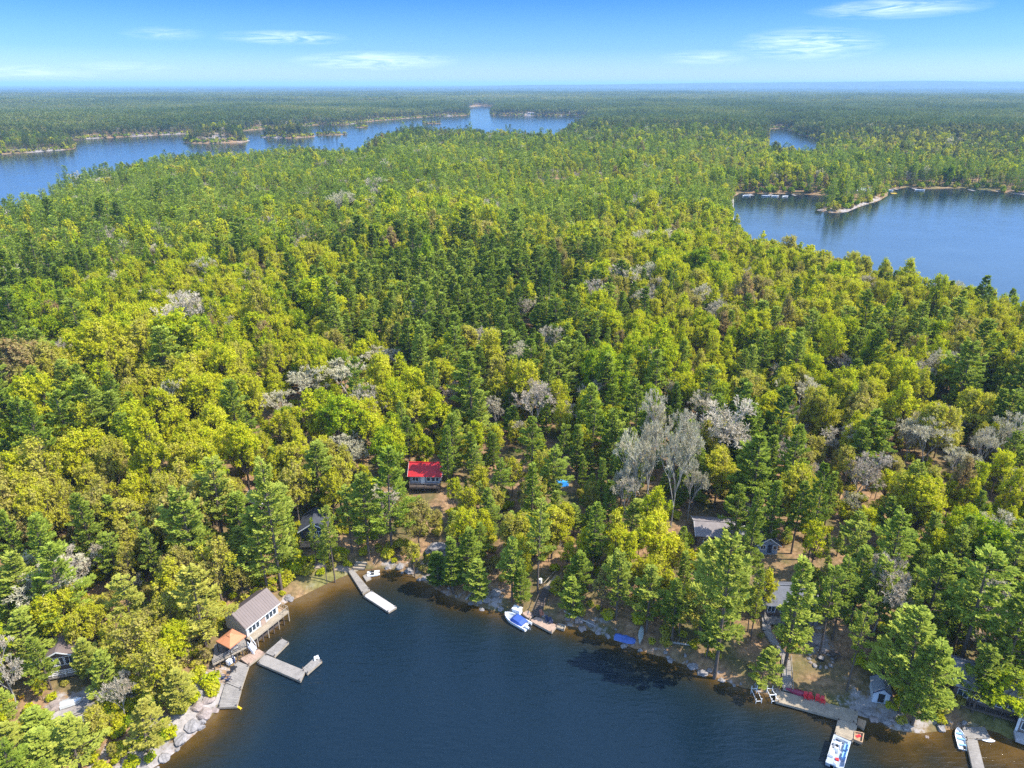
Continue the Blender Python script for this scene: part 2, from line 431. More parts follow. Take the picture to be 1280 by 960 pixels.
# ------------------------------------------------------------------ water: one sheet at lake level
def water_mat():
    m, nt, b, o = new_mat('lake_water')
    sh = attr(nt, 'shallow')
    geo = nt.nodes.new('ShaderNodeNewGeometry')
    n1 = noise_n(nt, 0.12, 4, geo.outputs['Position'])
    s = mathn(nt, 'ADD', sh.outputs['Fac'], mathn(nt, 'MULTIPLY', mathn(nt, 'SUBTRACT', n1, 0.5), mathn(nt, 'MULTIPLY', sh.outputs['Fac'], 1.9)), True)
    # tannin-brown lake bed showing through thin water, deep water dark blue
    c = ramp(nt, s, [(0.0, (0.0038, 0.0125, 0.0225)), (0.10, (0.008, 0.016, 0.021)), (0.3, (0.018, 0.018, 0.012)), (0.55, (0.042, 0.027, 0.008)), (0.8, (0.090, 0.051, 0.012)), (1.0, (0.125, 0.08, 0.034))])
    nt.links.new(c, b.inputs['Base Color'])
    b.inputs['IOR'].default_value = 1.38
    b.inputs['Roughness'].default_value = 0.11
    mp = nt.nodes.new('ShaderNodeMapping'); mp.inputs['Rotation'].default_value = (0, 0, R(-38)); mp.inputs['Scale'].default_value = (0.42, 1.5, 1)
    nt.links.new(geo.outputs['Position'], mp.inputs['Vector'])
    r1 = noise_n(nt, 0.9, 4, mp.outputs[0], 0.6)
    mp2 = nt.nodes.new('ShaderNodeMapping'); mp2.inputs['Rotation'].default_value = (0, 0, R(-46)); mp2.inputs['Scale'].default_value = (0.1, 0.25, 1)
    nt.links.new(geo.outputs['Position'], mp2.inputs['Vector'])
    r2 = noise_n(nt, 0.6, 3, mp2.outputs[0])
    hgt = mathn(nt, 'ADD', mathn(nt, 'MULTIPLY', r1, 0.55), mathn(nt, 'MULTIPLY', r2, .7))
    bn = nt.nodes.new('ShaderNodeBump'); n9 = noise_n(nt, 0.03, 3, geo.outputs['Position']); op = attr(nt, 'calm'); nt.links.new(mathn(nt, 'MULTIPLY', mathn(nt, 'MULTIPLY', n9, 1.7, True), op.outputs['Fac']), bn.inputs['Strength']); bn.inputs['Distance'].default_value = 0.40
    nt.links.new(hgt, bn.inputs['Height']); nt.links.new(bn.outputs[0], b.inputs['Normal'])
    return m
wx = axis(-60000, 60000, 2.0, 1.25, -90, 130); wy = axis(-300, 70000, 2.0, 1.2, 55, 130)
WX, WY = np.meshgrid(wx, wy)
ws = -land_sd(WX.ravel(), WY.ravel())
dw = np.hypot(WX.ravel(), WY.ravel())
width = np.full(len(ws), 2.6)
for px, py, r, a in ((375, 750, 8, 5.0), (420, 735, 7, 5.5), (465, 725, 6, 5.0), (350, 775, 6, 4), (280, 900, 6, 3.0), (255, 930, 6, 3.0), (1250, 950, 9, 7.0), (1180, 935, 8, 5.0), (1120, 940, 8, 4)):
    p = P(px, py); width = np.maximum(width, 1.8 + a * np.exp(-((WX.ravel() - p[0]) ** 2 + (WY.ravel() - p[1]) ** 2) / (2 * r * r)))
shal = np.where(dw < 400, np.exp(-np.maximum(ws, 0) / width), 0.0)
I = (np.arange(len(wy) - 1)[:, None] * len(wx) + np.arange(len(wx) - 1)[None, :]).ravel()
wq = np.stack([I, I + 1, I + len(wx) + 1, I + len(wx)], 1)
wm = mesh_np('water', np.stack([WX.ravel(), WY.ravel(), np.zeros(len(ws))], 1), wq, None, [water_mat()], None, None, {'shallow': shal, 'calm': np.where(dw < 190, 1.0, np.clip(1 - (dw - 190) / 200, .26, 1))})
tag(link('water', wm), kind='structure')

# ------------------------------------------------------------------ far ridge on the horizon
hx = np.linspace(-2500, 16000, 240); rows = []
base = np.clip((hx + 2500) / 5000, 0, 1) ** 0.8
prof = base * np.minimum(124, 62 + 50 * fbm(hx, hx * 0, 2400, 2, 4) + 32 * np.clip((hx - 2500) / 2500, 0, 1))
for k, (dy, f) in enumerate(((0, 0.0), (500, .45), (1100, .85), (1800, 1.0), (3200, .7), (4500, 0.0))):
    rows.append(np.stack([hx, np.full_like(hx, 11500.0 + dy) + 600 * vnoise(hx, hx * 0, 2000, 4), prof * f + 12], 1))
hv = np.concatenate(rows); n = len(hx)
I = (np.arange(len(rows) - 1)[:, None] * n + np.arange(n - 1)[None, :]).ravel()
hm, nt, b, o = new_mat('wooded_ridge')
nt.links.new(ramp(nt, noise_n(nt, 0.004, 6), [(0.3, (0.02, 0.035, 0.015)), (0.7, (0.06, 0.075, 0.03))]), b.inputs['Base Color']); b.inputs['Roughness'].default_value = 1
tag(link('hills', mesh_np('hills', hv, np.stack([I, I + 1, I + n + 1, I + n], 1), None, [hm], smooth=True)), kind='structure')

# ------------------------------------------------------------------ the air
hz = MB().box((0, 36000, 68), (116000, 73000, 152)).build('haze', bpy.data.materials.new('air'))
am = hz.data.materials[0]; am.use_nodes = True; nt = am.node_tree
for n_ in list(nt.nodes):
    if n_.type != 'OUTPUT_MATERIAL': nt.nodes.remove(n_)
vp = nt.nodes.new('ShaderNodeVolumePrincipled'); vp.inputs['Color'].default_value = (0.40, 0.68, 1.0, 1); vp.inputs['Density'].default_value = 8.0e-5
vp.inputs['Anisotropy'].default_value = 0.0
nt.links.new(vp.outputs[0], nt.nodes['Material Output'].inputs['Volume'])
tag(hz, kind='stuff')
# ------------------------------------------------------------------ foliage and bark materials
def leaf_mat(name, stops, trans=0.35, spread=0.22):
    m, nt, b, o = new_mat(name)
    t = attr(nt, 'tint', 'INSTANCER'); lv = attr(nt, 'leafv')
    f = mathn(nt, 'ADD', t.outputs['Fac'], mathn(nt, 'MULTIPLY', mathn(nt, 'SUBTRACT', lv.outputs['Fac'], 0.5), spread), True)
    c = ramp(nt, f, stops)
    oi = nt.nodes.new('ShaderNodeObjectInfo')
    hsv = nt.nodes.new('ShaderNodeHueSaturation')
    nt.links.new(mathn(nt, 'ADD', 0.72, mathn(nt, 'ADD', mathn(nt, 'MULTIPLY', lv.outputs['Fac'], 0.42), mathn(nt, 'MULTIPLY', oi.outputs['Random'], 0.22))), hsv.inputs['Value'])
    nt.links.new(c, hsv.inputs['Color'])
    nt.nodes.remove(b)
    d = nt.nodes.new('ShaderNodeBsdfDiffuse'); nt.links.new(hsv.outputs[0], d.inputs['Color'])
    tr = nt.nodes.new('ShaderNodeBsdfTranslucent')
    tcol = mixc(nt, 1.0, hsv.outputs[0], (1.0, 1.0, 0.55), 'MULTIPLY'); nt.links.new(tcol, tr.inputs['Color'])
    mx = nt.nodes.new('ShaderNodeMixShader'); mx.inputs[0].default_value = trans
    nt.links.new(d.outputs[0], mx.inputs[1]); nt.links.new(tr.outputs[0], mx.inputs[2])
    nt.links.new(mx.outputs[0], o.inputs['Surface'])
    return m
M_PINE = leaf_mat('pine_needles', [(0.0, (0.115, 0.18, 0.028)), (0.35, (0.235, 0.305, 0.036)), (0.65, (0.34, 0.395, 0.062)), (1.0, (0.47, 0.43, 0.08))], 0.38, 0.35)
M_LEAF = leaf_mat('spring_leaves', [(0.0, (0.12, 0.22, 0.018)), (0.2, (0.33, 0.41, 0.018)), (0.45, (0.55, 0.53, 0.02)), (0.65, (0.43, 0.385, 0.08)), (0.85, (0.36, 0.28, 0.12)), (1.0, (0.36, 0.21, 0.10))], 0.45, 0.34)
M_BUD = leaf_mat('grey_twigs', [(0.0, (0.52, 0.48, 0.31)), (0.5, (0.50, 0.44, 0.33)), (1.0, (0.40, 0.32, 0.26))], 0.2, 0.4)
M_FAR = leaf_mat('far_spring_leaves', [(0.0, (0.075, 0.105, 0.022)), (0.4, (0.19, 0.20, 0.045)), (0.7, (0.30, 0.27, 0.08)), (1.0, (0.30, 0.24, 0.13))], 0.35, 0.5)
M_FARP = leaf_mat('far_pine_needles', [(0.0, (0.055, 0.09, 0.022)), (0.4, (0.12, 0.16, 0.035)), (1.0, (0.24, 0.245, 0.065))], 0.3, 0.5)
M_BARK = simple('bark', (0.13, 0.095, 0.07), 0.95, 0.45, 1.5)
M_PALE = simple('pale_bark', (0.34, 0.31, 0.28), 0.9, 0.3, 1.5)

def unit(v):
    return v / (np.linalg.norm(v, axis=-1, keepdims=True) + 1e-9)

class TreeGeo:
    """numpy collector: strips of wood and leaf quads"""
    def __init__(self): self.wv, self.wq, self.nw = [], [], 0; self.lv, self.lf = [], []
    def limb(self, pts, rad, n=5):
        pts = np.asarray(pts, float); k = len(pts)
        d = unit(np.gradient(pts, axis=0)); ref = np.where(np.abs(d[:, 2:3]) > 0.9, np.array([[1.0, 0, 0]]), np.array([[0, 0, 1.0]]))
        s = unit(np.cross(d, ref)); u = np.cross(s, d)
        a = np.arange(n) / n * 2 * np.pi
        ring = pts[:, None] + (s[:, None] * np.cos(a)[None, :, None] + u[:, None] * np.sin(a)[None, :, None]) * np.asarray(rad)[:, None, None]
        self.wv.append(ring.reshape(-1, 3))
        b = self.nw
        for i in range(k - 1):
            for j in range(n): self.wq.append((b + i * n + j, b + i * n + (j + 1) % n, b + (i + 1) * n + (j + 1) % n, b + (i + 1) * n + j))
        self.nw += k * n
    def leaves(self, c, u, v, val):
        q = np.stack([c - u - v, c + u - v, c + u + v, c - u + v], 1)
        self.lv.append(q.reshape(-1, 3)); self.lf.append(np.repeat(val, 4))
    def wood(self): return np.concatenate(self.wv) if self.wv else np.zeros((0, 3)), np.array(self.wq, np.int32).reshape(-1, 4)
    def leaf(self):
        if not self.lv: return np.zeros((0, 3)), np.zeros((0, 4), np.int32), np.zeros(0)
        v = np.concatenate(self.lv); return v, np.arange(len(v), dtype=np.int32).reshape(-1, 4), np.concatenate(self.lf)

def needle_fans(g, r, pos, dirs, ln, hw, val):
    """tufts: thin quads leaving a twig"""
    n = len(pos)
    d = unit(dirs)
    nrm = unit(np.stack([r.normal(0, .55, n), r.normal(0, .55, n), np.ones(n)], 1))
    s = unit(np.cross(d, nrm))
    g.leaves(pos + d * ln[:, None] * 0.5, d * (ln * 0.5)[:, None], s * hw[:, None], val)

def pine_geo(seed, lod=0, H=18.0, Rm=3.2, cb=0.3, gaps=0.15):
    r = np.random.default_rng(seed); g = TreeGeo()
    bend = r.normal(0, 0.35, 2)
    def axis_pt(z):
        t = z / H; return np.array([bend[0] * t * t, bend[1] * t * t, z])
    zs = np.linspace(-0.6, H, 9 if lod == 0 else 4)
    g.limb([axis_pt(z) for z in zs], 0.25 * (1 - np.clip(zs / H, 0, 1)) ** 0.8 + 0.02, 7 if lod == 0 else 4)
    z = H * cb; side = r.random() * 6.28
    while z < H * 0.985:
        t = (z - H * cb) / (H - H * cb)
        f = (1 - t) ** 0.66 * (0.55 + 0.45 * min(1, t / 0.18)) * (0.82 + 0.36 * r.random())
        nb = 5 if lod < 2 else 4
        a0 = r.random() * 6.28
        for k in range(nb):
            if r.random() < gaps: continue
            az = a0 + k / nb * 6.28 + r.normal(0, .25)
            L = Rm * f * r.uniform(0.5, 1.28) * (1 + 0.22 * math.cos(az - side)) + 0.12
            tilt = R(-6 + 38 * t + r.normal(0, 7))
            o = axis_pt(z + r.normal(0, .12)); h = np.array([math.cos(az), math.sin(az), 0])
            def bp(s): return o + h * L * s * math.cos(tilt) + np.array([0, 0, 1]) * (L * s * math.sin(tilt) + 0.14 * L * s * s)
            if lod == 0 and L > 0.8:
                g.limb([bp(0), bp(.5), bp(.95)], [0.05, .03, .012], 3)
            nt_ = int((5 + L * 9.5) * (1 if lod == 0 else 0.26 if lod == 1 else 0.06)) + (1 if lod else 2)
            s = 0.22 + 0.78 * np.sqrt(r.random(nt_))
            lat = np.array([-h[1], h[0], 0]); lo = r.normal(0, 0.20, nt_) * L * (1.15 - s * 0.75)
            ps = np.array([bp(x) for x in s]) + lat * lo[:, None]
            ps[:, 2] += r.normal(0, .07, nt_) - 0.05 * np.abs(lo)
            reps = 3 if lod == 0 else 1
            ps = np.repeat(ps, reps, 0); lo = np.repeat(lo, reps); nn = len(ps)
            dirs = h[None] * 0.8 + lat[None] * (np.sign(lo) * 0.5 + r.normal(0, .7, nn))[:, None] + np.array([0, 0, 1.0]) * r.uniform(0.0, .75, nn)[:, None]
            k_ = 1 if lod == 0 else 2.0 if lod == 1 else 4.2
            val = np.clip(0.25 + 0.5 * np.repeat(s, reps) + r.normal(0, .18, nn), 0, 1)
            needle_fans(g, r, ps, dirs, r.uniform(.36, .68, nn) * (1 if lod == 0 else 1.6 if lod == 1 else 2.8), r.uniform(.06, .115, nn) * k_, val)
        z += (0.98 - 0.45 * t) * (1 if lod == 0 else 1.25 if lod == 1 else 2.3) * r.uniform(.85, 1.15)
    return g

def leafy_geo(seed, lod=0, H=14.0, Rm=4.0, dens=1.0, nl=34, open_=0.0):
    r = np.random.default_rng(seed); g = TreeGeo()
    zc = H * 0.62
    fork = np.array([r.normal(0, .2), r.normal(0, .2), H * r.uniform(.26, .36)])
    g.limb([(0, 0, -.6), fork * np.array([.5, .5, .5]), fork], [.22, .18, .15], 6 if lod == 0 else 4)
    lob = []; n_l = nl if lod < 2 else 7
    lean = r.normal(0, .35, 2); wid = r.uniform(.75, 1.2, 5)
    for k in range(n_l):
        a = k * 2.399 + r.normal(0, .5); q = (k + .5) / n_l
        cz = 1 - 1.6 * q + r.normal(0, .12); rr = math.sqrt(max(0.04, 1 - min(1, abs(cz)) ** 2)) * r.uniform(.35, 1.08) * wid[int(a * .8) % 5]
        lob.append((np.array([rr * math.cos(a) * Rm * .78 + lean[0] * cz, rr * math.sin(a) * Rm * .78 + lean[1] * cz, zc + cz * H * r.uniform(.2, .34) + r.normal(0, .35)]), Rm * r.uniform(.13, .34) * (1 if lod < 2 else 1.9)))
    for c, rad in lob:
        if lod < 2:
            mid = (fork + c) / 2 + np.array([0, 0, -.35]) + r.normal(0, .25, 3)
            g.limb([fork, mid, c, c + unit(c - fork) * rad * .8], [.10, .065, .035, .012], 4 if lod == 0 else 3)
            if lod == 0:
                for _ in range(6):
                    e = c + unit(r.normal(0, 1, 3) + np.array([0, 0, .7])) * rad * 1.15; g.limb([mid * .25 + c * .75, e], [.03, .01], 3)
        nc = max(2, int((26 if lod == 0 else 13 if lod == 1 else 4) * (rad / 1.1) ** 1.6)); per = 15 if lod == 0 else 5 if lod == 1 else 3
        d = unit(r.normal(0, 1, (nc, 3)) + np.array([0, 0, .55]))
        cc = c + d * (rad * r.uniform(.35, 1.15, nc))[:, None] * np.array([1.0, 1.0, 1.25])
        n = nc * per; keep_ = r.random(n) < dens * .9
        tw = np.repeat(unit(d + np.array([0, 0, .5])), per, 0)
        p = np.repeat(cc, per, 0) + tw * r.uniform(-.32, .32, n)[:, None] + r.normal(0, .15, (n, 3)); dd = np.repeat(d, per, 0)
        nrm = unit(dd + r.normal(0, .8, (n, 3)) + np.array([0, 0, .4]))
        u = unit(np.cross(nrm, r.normal(0, 1, (n, 3)))); v = np.cross(nrm, u)
        sz = r.uniform(.07, .15, n) * (1 if lod == 0 else 2.1 if lod == 1 else 5.0)
        val = np.clip(.5 + r.normal(0, .16) + np.repeat(r.normal(0, .12, nc), per) + r.normal(0, .14, n), 0, 1)
        g.leaves(p[keep_], (u * sz[:, None])[keep_], (v * (sz * r.uniform(.6, 1, n))[:, None])[keep_], val[keep_])
    return g

def bare_geo(seed, lod=0, H=13.0, Rm=3.3):
    r = np.random.default_rng(seed); g = TreeGeo(); tips = []
    def grow(p, d, L, rad, dep):
        mid = p + d * L * .5 + r.normal(0, .05 * L, 3); e = p + d * L + r.normal(0, .05 * L, 3)
        g.limb([p, mid, e], [rad, rad * .8, rad * .62], 5 if rad > .06 else 3)
        if dep == 0: tips.append((mid, e)); return
        nb = 4 if dep >= 2 else 5
        if lod and dep == 1: nb = 3
        for k in range(nb):
            a = k / nb * 6.28 + r.random() * 2; sp = r.uniform(.35, .8)
            ref = unit(np.cross(d, np.array([.3, .5, .81]))); ref2 = np.cross(d, ref)
            nd = unit(d + (ref * math.cos(a) + ref2 * math.sin(a)) * sp + np.array([0, 0, .22]))
            o = p + (e - p) * (r.uniform(.55, 1.0) if k else 1.0)
            grow(o, nd, L * r.uniform(.55, .78), rad * .58, dep - 1)
    grow(np.array([0, 0, -.5]), np.array([r.normal(0, .04), r.normal(0, .04), 1.0]), H * .42, .19, 4 if lod == 0 else 3)
    a = np.array([t[0] for t in tips]); b = np.array([t[1] for t in tips])
    k = 15 if lod == 0 else 14
    n = len(a) * k
    s = r.random(n)[:, None]
    ps = np.repeat(a, k, 0) * (1 - s) + np.repeat(b, k, 0) * s
    d = unit(np.repeat(b - a, k, 0)); d = unit(d + r.normal(0, .7, (n, 3)))
    needle_fans(g, r, ps, d, r.uniform(.25, .6, n) * (1 if lod == 0 else 1.6), r.uniform(.022, .04, n) * (1 if lod == 0 else 2.6), np.clip(r.normal(.5, .22, n), 0, 1))
    return g

def shrub_geo(seed):
    r = np.random.default_rng(seed); g = TreeGeo()
    for k in range(7):
        a = k * 2.4; rr = r.uniform(.2, .95); c = np.array([rr * math.cos(a), rr * math.sin(a), r.uniform(.5, 1.35)]); rad = r.uniform(.4, .7)
        g.limb([(0, 0, -.2), c * .5, c], [.035, .025, .01], 3)
        n = 70
        d = unit(r.normal(0, 1, (n, 3)) + np.array([0, 0, .3])); p = c + d * (rad * (1 - .5 * r.random(n) ** 2))[:, None]
        nrm = unit(d + r.normal(0, .7, (n, 3))); u = unit(np.cross(nrm, r.normal(0, 1, (n, 3)))); v = np.cross(nrm, u)
        sz = r.uniform(.07, .15, n)
        g.leaves(p, u * sz[:, None], v * sz[:, None], np.clip(r.normal(.5, .2, n), 0, 1))
    return g

PINES = [dict(seed=1, Rm=3.8, cb=.30, gaps=.2), dict(seed=2, Rm=3.1, cb=.36, gaps=.18), dict(seed=3, Rm=4.5, cb=.27, gaps=.28), dict(seed=4, Rm=2.7, cb=.2), dict(seed=5, Rm=3.6, cb=.45, gaps=.28), dict(seed=6, Rm=3.9, cb=.16, gaps=.15)]
LEAFY = [dict(seed=11, Rm=3.9), dict(seed=12, Rm=4.6, nl=42), dict(seed=13, Rm=3.1, nl=26, dens=.8), dict(seed=14, Rm=4.0, dens=.55, nl=32), dict(seed=15, Rm=3.3, nl=36, H=15.5)]
BARE = [dict(seed=21), dict(seed=22), dict(seed=23)]
geo = {'pine': [[pine_geo(lod=l, **p) for l in (0, 1)] for p in PINES],
       'leafy': [[leafy_geo(lod=l, **p) for l in (0, 1)] for p in LEAFY],
       'bare': [[bare_geo(lod=l, **p) for l in (0, 1)] for p in BARE],
       'shrub': [[shrub_geo(31), None], [shrub_geo(32), None]]}
FOL = {'pine': (M_BARK, M_PINE), 'leafy': (M_BARK, M_LEAF), 'bare': (M_PALE, M_BUD), 'shrub': (M_BARK, M_LEAF)}
HREF = {'pine': 18.0, 'leafy': 13.2, 'bare': 12.5, 'shrub': 1.9}
def geo_mesh(kind, i):
    """separate trunk and crown meshes for trees that are objects of their own"""
    g = geo[kind][i][0]
    wv, wq = g.wood(); lv, lq, lf = g.leaf()
    t = mesh_np('trunk', wv, wq, None, [FOL[kind][0]])
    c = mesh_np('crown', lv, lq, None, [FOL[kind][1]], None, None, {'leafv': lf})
    return t, c
TREE_ME = {k: [geo_mesh(k, i) for i in range(len(geo[k]))] for k in geo}

# ------------------------------------------------------------------ where the trees stand
PROTECT = []        # (px0, py0, px1, py1, distance) views that no scattered tree closes
KEEPOUT = []        # (x, y, radius) floors, paths and roofs
def protect(px0, py0, px1, py1, dist): PROTECT.append((px0, py0, px1, py1, dist))
def keepout(x, y, r): KEEPOUT.append((x, y, r))
# ------------------------------------------------------------------ materials of the built things
WOOD = simple('weathered_planks', (0.25, 0.225, 0.20), 0.85, 0.35, 1.1)
WOOD2 = simple('tan_planks', (0.33, 0.27, 0.195), 0.85, 0.3, 1.2)
WOODN = simple('orange_planks', (0.40, 0.26, 0.15), 0.85, 0.3, 1.2)
WOODD = simple('dark_timber', (0.10, 0.075, 0.06), 0.9, 0.35, 1.4)
WHITE = simple('white_paint', (0.78, 0.78, 0.77), 0.55, 0.06, 2)
ALU = simple('bare_aluminium', (0.62, 0.64, 0.66), 0.4, 0.1, 2, 0.3)
GLASS = simple('window_glass', (0.035, 0.05, 0.065), 0.08, 0.3, 0.8)
BROWNROOF = simple('brown_metal_roof', (0.15, 0.112, 0.10), 0.6, 0.14, 0.5)
GREYROOF = simple('grey_shingles', (0.27, 0.25, 0.25), 0.9, 0.3, 1.6)
DARKROOF = simple('charcoal_shingles', (0.045, 0.05, 0.065), 0.85, 0.3, 1.4)
REDROOF = simple('red_metal_roof', (0.44, 0.011, 0.012), 0.5, 0.3, 1.1)
GREYWALL = simple('grey_blue_siding', (0.24, 0.28, 0.34), 0.8, 0.12, 1.0)
NAVYWALL = simple('dark_blue_siding', (0.035, 0.045, 0.075), 0.8, 0.2, 1.0)
BROWNWALL = simple('brown_siding', (0.15, 0.105, 0.085), 0.85, 0.2, 1.0)
TANWALL = simple('tan_siding', (0.42, 0.34, 0.27), 0.8, 0.15, 1.0)
STONEM = simple('granite', (0.24, 0.22, 0.21), 0.9, 0.5, 0.9, 0, 0.6)
STONEP = simple('pink_granite', (0.28, 0.225, 0.20), 0.9, 0.45, 0.9, 0, 0.6)
ORANGE = simple('orange_canvas', (0.50, 0.20, 0.095), 0.85, 0.1, 1.5)
NAVY = simple('navy_fabric', (0.03, 0.04, 0.09), 0.85, 0.2, 2)
BLACK = simple('black_plastic', (0.02, 0.02, 0.023), 0.5, 0.2, 2)
BLUE = simple('blue_canvas', (0.025, 0.075, 0.33), 0.7, 0.2, 1.2)
TARP = simple('blue_tarpaulin', (0.06, 0.12, 0.36), 0.6, 0.3, 1.2)
REDP = simple('red_plastic', (0.66, 0.02, 0.03), 0.5, 0.08, 2)
YELLOW = simple('yellow_plastic', (0.78, 0.50, 0.02), 0.5, 0.08, 2)
MAROON = simple('maroon_hull', (0.24, 0.02, 0.055), 0.35, 0.12, 1)
LBLUE = simple('pale_blue_vinyl', (0.22, 0.42, 0.68), 0.6, 0.1, 2)
LGREY = simple('light_grey_deck', (0.30, 0.34, 0.41), 0.7, 0.12, 2)
PINKISH = simple('cedar_boards', (0.37, 0.26, 0.195), 0.85, 0.25, 1.5)

LANDMARKS = []
def landmark(name, p): LANDMARKS.append((name, p[0], p[1]))

def part(mb, name, mat, root, label=None, smooth=False):
    """mesh collected in world coordinates, made a child of an unrotated thing"""
    l = root.location
    mb.v = [(x - l.x, y - l.y, z - l.z) for x, y, z in mb.v]
    return mb.build(name, mat, root, smooth=smooth, label=label)

def lerp(a, b, t): return tuple(a[i] + (b[i] - a[i]) * t for i in range(len(a)))

def planks(mb, a, b, c, d, z, n, t=0.06, gap=0.12):
    """boards laid across a strip whose long sides are a-b and d-c"""
    for i in range(n):
        s0, s1 = i / n, (i + 1 - gap) / n; j = random.uniform(-.012, .012)
        q = [lerp(a, b, s0), lerp(a, b, s1), lerp(d, c, s1), lerp(d, c, s0)]
        mb.prism([p[:2] for p in q], z - t + j, z + j)

def dock(name, label, cat, quads, z, group=None, mat=None, legs=True, bd=0.16, thick=0.3, skirt=None):
    """quads: strips (a,b,c,d) of photo pixels; long sides a-b and d-c"""
    W = [[P(*p, z) for p in q] for q in quads]
    base = W[0][0]
    e = thing(name, label, cat, (base[0], base[1], 0), 0, group)
    for q in W:
        L = math.hypot(q[1][0] - q[0][0], q[1][1] - q[0][1])
        m = MB(); planks(m, *q, z, max(4, int(L / bd)))
        dk = part(m, 'deck', mat or WOOD, e)
        m = MB()
        for i in range(4):
            a, b = q[i], q[(i + 1) % 4]
            cx, cy_ = sum(p[0] for p in q) / 4, sum(p[1] for p in q) / 4
            a = (a[0] + (cx - a[0]) * .02, a[1] + (cy_ - a[1]) * .02, z - .08 - thick / 2); b = (b[0] + (cx - b[0]) * .02, b[1] + (cy_ - b[1]) * .02, z - .08 - thick / 2)
            m.bar(a, b, .09, thick)
        m2 = part(m, 'frame', skirt or WOOD2, e)
    if legs:
        for q in W:
            for p in (q[0], q[1], q[2], q[3]):
                cx, cy_ = sum(k[0] for k in q) / 4, sum(k[1] for k in q) / 4
                x, y = p[0] + (cx - p[0]) * .08, p[1] + (cy_ - p[1]) * .08
                m = MB(); m.tube((x, y, min(-.8, h1(x, y) - .2)), (x, y, z + .28), .075, n=8); part(m, 'post', WOODD, e)
    for q in W:
        cx, cy_ = sum(p[0] for p in q) / 4, sum(p[1] for p in q) / 4
        r = max(1.2, min(math.hypot(q[0][0] - q[3][0], q[0][1] - q[3][1]) * .7, 4))
        for s in (0, .33, .66, 1):
            p = lerp(lerp(q[0], q[3], .5), lerp(q[1], q[2], .5), s); keepout(p[0], p[1], r)
    return e

def window(root, side, L, D, cx, cz, w, h, mull=1, frame=None):
    """pane and frame in the wall of a house whose local front faces -Y"""
    def tr(x, y, z):
        if side == 'front': return (x, -D / 2 - y, z)
        if side == 'back': return (-x, D / 2 + y, z)
        if side == 'right': return (L / 2 + y, x, z)
        return (-L / 2 - y, -x, z)
    def bx(m, x, z, sx, sz, y0, y1):
        vs = [tr(x + i * sx / 2, y, z + k * sz / 2) for y in (y0, y1) for i, k in ((-1, -1), (1, -1), (1, 1), (-1, 1))]
        m.add(vs, [(0, 1, 2, 3), (7, 6, 5, 4), (4, 5, 1, 0), (5, 6, 2, 1), (6, 7, 3, 2), (7, 4, 0, 3)])
    p = MB(); bx(p, cx, cz, w, h, -.03, .02); po = p.build('window', GLASS, root)
    f = MB(); t = .09
    for k in (-1, 1):
        bx(f, cx + k * (w / 2 + t / 2), cz, t, h + 2 * t, .003, .06); bx(f, cx, cz + k * (h / 2 + t / 2), w - .002, t, .003, .058)
    for k in range(mull): bx(f, cx - w / 2 + w * (k + 1) / (mull + 1), cz, t * .7, h - .002, .022, .05)
    f.build('frame', frame or WHITE, po)
    return po

def door(root, side, L, D, cx, z0, w=.9, h=2.0, mat=None):
    def tr(x, y, z):
        if side == 'front': return (x, -D / 2 - y, z)
        if side == 'right': return (L / 2 + y, x, z)
        return (-L / 2 - y, -x, z)
    m = MB(); vs = [tr(cx + i * w / 2, y, z0 + k * h) for y in (-.03, .04) for i, k in ((-1, 0), (1, 0), (1, 1), (-1, 1))]
    m.add(vs, [(0, 1, 2, 3), (7, 6, 5, 4), (4, 5, 1, 0), (5, 6, 2, 1), (6, 7, 3, 2), (7, 4, 0, 3)])
    d = m.build('door', mat or WOODD, root)
    k = MB(); k.tube(tr(cx + w * .36, .04, z0 + h * .48), tr(cx + w * .36, .10, z0 + h * .48), .035); k.build('handle', ALU, d)
    return d

